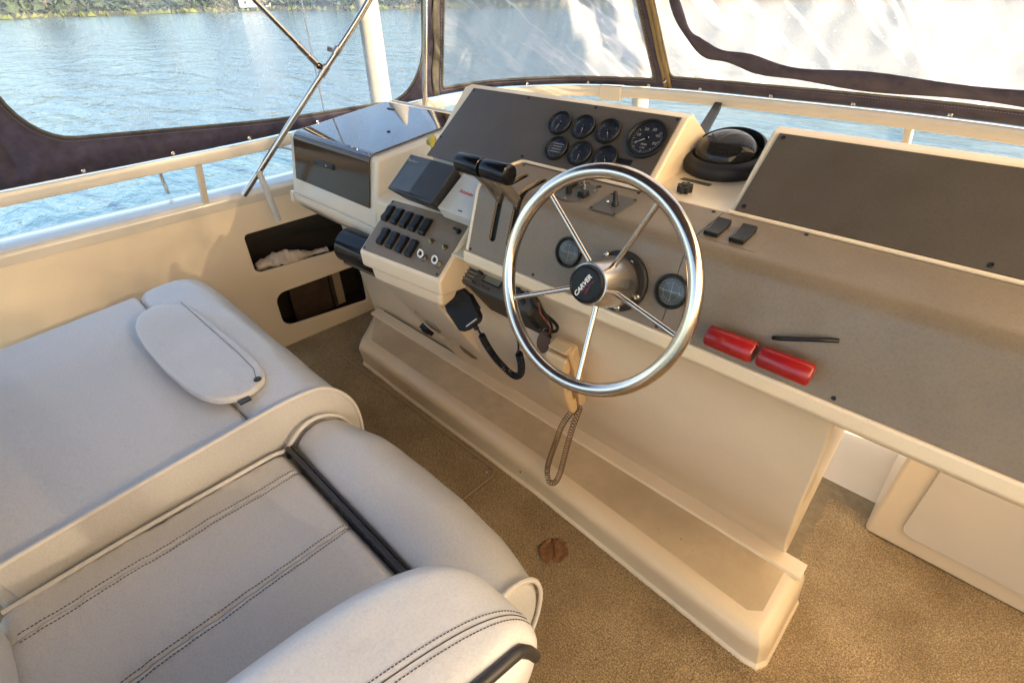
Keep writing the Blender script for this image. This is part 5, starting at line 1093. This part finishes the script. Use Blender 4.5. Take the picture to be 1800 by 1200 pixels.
bb = B(); secs2 = [(-.50, -.40, -.188, .79, .56, .03), (.0, -.40, -.188, .79, .56, .03), (.14, -.385, -.190, .785, .575, .03), (.20, -.365, -.196, .775, .60, .03), (.232, -.335, -.210, .755, .63, .025)]
S_ = [armsec(*s) for s in secs2]; vs = []
for s in S_: vs += s
bb.add(vs, [(i*m_+j, i*m_+(j+1) % m_, (i+1)*m_+(j+1) % m_, (i+1)*m_+j) for i in range(len(S_)-1) for j in range(m_)]+[tuple(range(m_))[::-1], tuple((len(S_)-1)*m_+j for j in range(m_))]); bb.build('side_panel', vinylb, ar, sub=2)
bb = B(); tube(bb, [(-.30, -.35, .60), (-.30, -.35, .40), (-.38, -.30, .36)], .016, 12); bb.build('bracket', steel2, ar)

# ------------------------------------------------------------------ dry leaf and crumbs on the carpet
lf = thing('dry_leaf', (-.60, .79, .004), 'curled dry brown leaf lying on the carpet by the foot rest', 'leaf')
bb = B(); nU, nV = 16, 10
for sgn in (-1, 1):
    vs = []; k0 = len(bb.v)
    for i in range(nU+1):
        f = i/nU; wd = .034*math.sin(PI*min(1, f*.92+.06))**.55*(1+.13*math.sin(f*17+sgn)+.06*math.sin(f*43))
        for j in range(nV+1):
            g = j/nV; vs.append(V(-.602+sgn*wd*g*.95+.010*(f-.5), .762+.052*f-.010*g*(1 if f < .5 else -.4), .008+.003*g*g+.001*math.sin(f*9+g*4*sgn)+.001*math.sin(g*8)))
    bb.add(vs, [(i*(nV+1)+j, (i+1)*(nV+1)+j, (i+1)*(nV+1)+j+1, i*(nV+1)+j+1) for i in range(nU) for j in range(nV)])
lo_ = bb.build('blade', leafm, lf, fix=False); ry = Matrix.Rotation(R(44), 4, 'Z'); 
piv = V(-.60, .79, 0)-ORG[lf]
ry = ry @ Matrix.Diagonal((1.35, 1.35, 1.0, 1))
for v in lo_.data.vertices: v.co = ry @ (v.co-piv)+piv
m = lo_.modifiers.new('t', 'SOLIDIFY'); m.thickness = .0008
bb = B(); tube(bb, smooth_path([V(-.600, .765, .010), V(-.602, .79, .014), V(-.603, .812, .012), V(-.62, .745, .008) if False else V(-.604, .82, .010)], 4), .0012, 6); vn = bb.build('midrib', brown, lf)
for v in vn.data.vertices: v.co = ry @ (v.co-piv)+piv
bb = B()
for i in range(70):
    x, y = rng.uniform(-1.9, .2), rng.uniform(.2, .9); s = rng.uniform(.0012, .004); q = [V(x, y, .006)+V(rng.normal(size=3))*s for _ in range(4)]; bb.add(q, [(0, 1, 2), (0, 2, 3), (0, 3, 1), (1, 3, 2)])
for i in range(26):
    x, y = rng.uniform(-1.9, 0), rng.uniform(.97, 1.10); s = rng.uniform(.0008, .0022); q = [V(x, y, .152)+V(rng.normal(size=3))*s for _ in range(4)]; bb.add(q, [(0, 1, 2), (0, 2, 3), (0, 3, 1), (1, 3, 2)])
tag(bb.build('crumbs', brown, smooth=False), kind='stuff')
